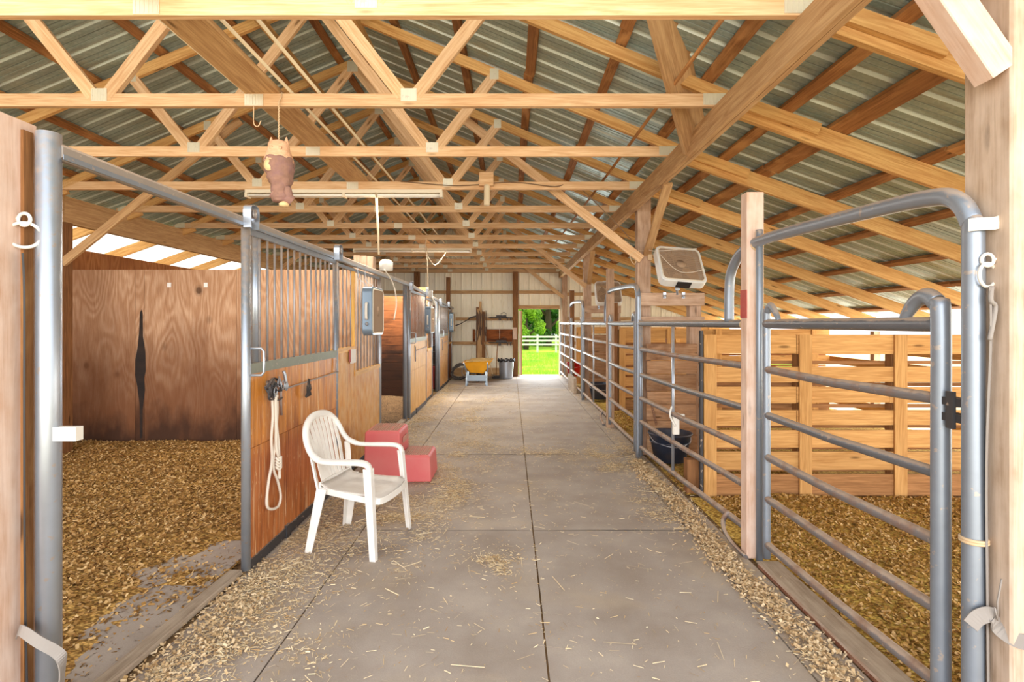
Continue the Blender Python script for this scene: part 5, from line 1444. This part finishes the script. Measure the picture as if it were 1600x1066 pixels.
def tree(name, x, y, h, w, mat, label, seed, n=5200, leafsize=.13, grp='trees beyond the pasture fence'):
    global rng
    rng = np.random.default_rng(seed); random.seed(seed)
    z0 = -.5
    r = thing(name, label, 'tree', (x, y, z0), grp)
    b = MB(); b.tube([(x, y, z0), (x+.1, y, z0+h*.3), (x, y, z0+h*.7)], [w*.07, w*.05, w*.02], 9)
    for k in range(5):
        a = k*1.3+seed; b.tube([(x+.05, y, z0+h*(.2+.08*k)), (x+w*.3*math.cos(a), y+w*.3*math.sin(a), z0+h*(.4+.08*k))], [w*.03, w*.01], 6)
    b.build('trunk', 'bark', r)
    cs = []
    for k in range(16):
        a = random.random()*6.28; f = random.random(); q = w*.34*math.sin(math.pi*(.12+.8*f))
        cs.append((x+q*math.cos(a), y+q*math.sin(a), z0+h*(.12+.80*f), w*random.uniform(.14, .24)))
    cloud(cs, n, leafsize, mat, 'crown', r)
for k, (x, y, h, w, m_, lab) in enumerate([
    (1.2, 42.5, 3.6, 3.2, 'leaf_bright', 'bright green bush just behind the white fence at the left of the doorway view'),
    (4.6, 43.5, 2.6, 2.2, 'leaf_bright', 'small bright green sapling behind the fence at the right of the doorway view'),
    (3.3, 49, 7.5, 6.0, 'leaf_mid', 'mid green tree behind the bright bushes in the doorway view'),
    (-1.5, 52, 9, 8, 'leaf_dark', 'dark tree at the left edge of the tree line'),
    (6.5, 53, 10, 8.5, 'leaf_dark', 'dark tree in the centre right of the tree line'),
    (1.8, 56, 11, 8.5, 'leaf_dark', 'tall dark tree deep in the middle of the tree line'),
    (-9, 54, 9, 9, 'leaf_mid', 'mid green tree far to the left of the tree line')]):
    tree('bush' if k < 2 else 'leafy_tree', x, y, h, w, m_, lab, 11+k, 7500 if k < 6 else 4000, .09 if k < 2 else .13)
rng = np.random.default_rng(9)
cloud([(x, 66, 2.6, 4.2) for x in range(-24, 15, 3)], 14000, .28, 'leaf_dark', 'hedge_foliage', None)
tag(bpy.data.objects['hedge_foliage'], 'dark continuous woodland edge closing the view behind the trees', 'woodland', kind='stuff')

def strands(name, P, ang, L, Wd, z, colv, mat, label, cat, tilt=.15, curl=0):
    """many thin flat quads lying about: one stuff object"""
    n = len(P); dx = np.cos(ang)*L/2; dy = np.sin(ang)*L/2; px_ = -np.sin(ang)*Wd/2; py_ = np.cos(ang)*Wd/2
    tz = (rng.random(n)-.5)*tilt*L; rz = (rng.random(n)-.5)*Wd*.8
    a = np.stack([P[:, 0]-dx-px_, P[:, 1]-dy-py_, z-tz-rz], 1); b_ = np.stack([P[:, 0]+dx-px_, P[:, 1]+dy-py_, z+tz-rz], 1)
    c = np.stack([P[:, 0]+dx+px_, P[:, 1]+dy+py_, z+tz+rz], 1); d = np.stack([P[:, 0]-dx+px_, P[:, 1]-dy+py_, z-tz+rz], 1)
    V = np.stack([a, b_, c, d], 1).reshape(-1, 3)
    g = np.repeat(np.stack([colv, colv, colv], 1), 4, axis=0)
    me = bpy.data.meshes.new(name); me.vertices.add(4*n); me.vertices.foreach_set('co', V.ravel().astype(np.float32))
    me.loops.add(4*n); me.loops.foreach_set('vertex_index', np.arange(4*n, dtype=np.int32))
    me.polygons.add(n); me.polygons.foreach_set('loop_start', np.arange(0, 4*n, 4, dtype=np.int32)); me.polygons.foreach_set('loop_total', np.full(n, 4, dtype=np.int32))
    at = me.attributes.new('gc', 'FLOAT_VECTOR', 'POINT'); at.data.foreach_set('vector', g.ravel().astype(np.float32))
    me.materials.append(M[mat]); me.update()
    o = bpy.data.objects.new(name, me); C.objects.link(o); return tag(o, label, cat, kind='stuff')
def field(n, x0, x1, y0, y1, dens):
    out = []
    while len(out) < n:
        k = 4000; X = x0+(x1-x0)*rng.random(k); Y = y0+(y1-y0)*rng.random(k); R = rng.random(k)
        for x, y, q in zip(X, Y, R):
            if q < dens(x, y):
                out.append((x, y))
                if len(out) >= n: break
    return np.array(out)
def nz(x, y, s, o=0): return noise.noise(Vector((x*s, y*s, o)))
def straw_d(x, y):
    d = .004
    # along the stall fronts, between the chair and the block, trailing up the aisle
    e = (x+1.66); near_l = math.exp(-(max(0, e)/.42)**2)
    d += near_l*(.55+.5*nz(x, y, 2.2, 1))*(1.0 if y > 3.0 else .75)
    d += .75*math.exp(-((x+1.0)/.38)**2-((y-4.35)/.75)**2)*(0.5+nz(x, y, 4, 2))
    d += .55*math.exp(-((x+.55)/.28)**2-((y-5.7)/1.6)**2)*max(0, .35+nz(x, y, 3, 3))*1.6
    d += .5*math.exp(-((x+.62)/.55)**2-((y-9.)/3.2)**2)*max(0, .3+nz(x*1.0, y*.6, 2.2, 4))*1.4
    d += 1.0*math.exp(-((x+.08)/.13)**2-((y-3.55)/.20)**2)*(.6+nz(x, y, 9, 2))
    d += .8*math.exp(-((x-1.05)/.36)**2-((y-6.4)/.75)**2)*max(0, .4+nz(x, y, 3, 8))*1.3
    d += .45*math.exp(-((x-.35)/.5)**2-((y-6.6)/.4)**2)*max(0, .3+nz(x, y, 3, 9))*1.3
    d += .9*math.exp(-((x-1.2)/.15)**2-((y-4.6)/.5)**2)*max(0, .5+nz(x, y, 4, 5))
    d += .35*math.exp(-((x+1.1)/.45)**2-((y-2.35)/.35)**2)*max(0, .3+nz(x, y, 4, 6))*1.5
    d += .5*math.exp(-((x+1.3)/.28)**2-((y-2.9)/.5)**2)*max(0, .35+nz(x, y, 4, 7))*1.3
    d += .8*math.exp(-((x-1.45)/.10)**2)*(.5+.7*nz(x, y, 3, 7))*(1 if y < 6.3 else .5)
    d += .12*math.exp(-((x-.17)/.02)**2)
    d += .25*max(0, nz(x, y, 1.6, 11)-.28)
    return max(0, min(1, d))
P = field(62000, -1.62, 1.68, 1.9, 14, lambda x, y: min(1, 1.5*max(0, straw_d(x, y)-.004)**1.7+.012)*(1 if y < 9 else .6))
n = len(P); strands('loose_straw', P, rng.random(n)*6.283, .010+.042*rng.random(n)**2.2, 0.0017+.0022*rng.random(n), .005+.009*rng.random(n), rng.random(n), 'straw', 'loose straw and hay bits scattered and drifted on the aisle mats', 'straw')
P = field(150, -1.5, 1.4, 1.9, 6, lambda x, y: .3+.7*straw_d(x, y))
n = len(P); strands('long_straw', P, rng.random(n)*6.283, .06+.12*rng.random(n), .0025+.002*rng.random(n), .010+.006*rng.random(n), .5+.5*rng.random(n), 'straw', 'single long hay stems lying about the front of the aisle', 'straw', tilt=.06)
def on_l(x, y): 
    t = max(0, min(1, ((-1.76-x)+0.25*nz(x, y, 2)-0.05)/0.9)); d = (-1.76-x)+0.25*nz(x, y, 2); t = max(0, min(1, (d-.08)/.65)); return .2+.8*t
P = field(56000, -5.8, -1.70, 1.95, 7.05, lambda x, y: on_l(x, y)*min(1, (4.2/max(y, 2.2))**1.2))
def lz(P, amp=.03, base=.015, side='l'):
    out = []
    for x, y in P:
        h = base+amp*(noise.noise(Vector((x*1.3, y*1.3, 3)))+0.5*noise.noise(Vector((x*4, y*4, 1)))+0.25*noise.noise(Vector((x*11, y*11, 5))))
        h = edge_l(x, y, h) if side == 'l' else edge_r(x, y, h)
        out.append(max(h, -.004))
    return np.array(out)
n = len(P); strands('shavings_flakes', P, .5+rng.normal(size=n)*.9, .010+.022*rng.random(n), .006+.011*rng.random(n), lz(P)+.007, rng.random(n), 'flake_l', 'curled wood shavings on top of the bedding in the open front stall', 'shavings', tilt=.7)
P = field(40000, 1.62, 5.6, 1.7, 4.9, lambda x, y: 1 if x > 1.78 else 0)
n = len(P); strands('shavings_flakes', P, rng.random(n)*6.28, .010+.020*rng.random(n), .006+.010*rng.random(n), lz(P, side='r')+.007, rng.random(n), 'flake_r', 'curled wood shavings on top of the bedding behind the nearest gate', 'shavings', tilt=.7)
P = field(9000, 1.62, 3.2, 4.98, 9.5, lambda x, y: 1)
n = len(P); strands('shavings_flakes', P, rng.random(n)*6.28, .012+.02*rng.random(n), .008+.010*rng.random(n), lz(P, side='r')+.007, rng.random(n), 'flake_r', 'wood shavings in the pen beyond the nearest divider', 'shavings', tilt=.7)
P = field(5200, 1.2, 1.6, 1.9, 6.2, lambda x, y: math.exp(-((x-(1.44+.03*math.sin(y*3)))/.075)**2)*(.4+.6*abs(nz(x, y, 3, 2)*2)))
n = len(P); strands('drifted_shavings', P, rng.random(n)*6.28, .010+.020*rng.random(n), .006+.008*rng.random(n), .008+.008*rng.random(n), rng.random(n), 'flake_pale', 'pale shavings drifted in a line along the foot of the right gates', 'shavings', tilt=.6)
P = field(1900, -1.70, -1.15, 1.9, 3.6, lambda x, y: math.exp(-((x+1.62+.1*math.sin(y*4))/.18)**2))
n = len(P); strands('drifted_shavings', P, rng.random(n)*6.28, .008+.018*rng.random(n), .005+.007*rng.random(n), .008+.010*rng.random(n), rng.random(n), 'flake_pale', 'pale shavings spilled over the threshold of the open front stall', 'shavings', tilt=.5)
P = field(14000, -1.5, 5.5, 16.7, 37, lambda x, y: (18/y)**2)
n = len(P)
# grass blades standing in the doorway view
hh = .05+.16*rng.random(n)*np.clip((P[:, 1]-16.5)/6, .5, 1); aa = rng.random(n)*6.28; ww = .006+.010*rng.random(n)
zb = -.06-.43*np.minimum(1, (P[:, 1]-16.25)/22.0)
V = np.stack([np.stack([P[:, 0]-np.cos(aa)*ww, P[:, 1]-np.sin(aa)*ww, zb-.05], 1), np.stack([P[:, 0]+np.cos(aa)*ww, P[:, 1]+np.sin(aa)*ww, zb-.05], 1), np.stack([P[:, 0]+np.sin(aa)*hh*.4, P[:, 1]-np.cos(aa)*hh*.4, zb+hh], 1)], 1).reshape(-1, 3)
me = bpy.data.meshes.new('grass'); me.from_pydata(V.tolist(), [], [(3*i, 3*i+1, 3*i+2) for i in range(n)])
at = me.attributes.new('gc', 'FLOAT_VECTOR', 'POINT'); at.data.foreach_set('vector', V.ravel().astype(np.float32)); me.materials.append(M['grassblade'])
o = bpy.data.objects.new('tall_grass', me); C.objects.link(o); tag(o, 'bright green tall grass growing up to the far doorway', 'grass', kind='stuff')
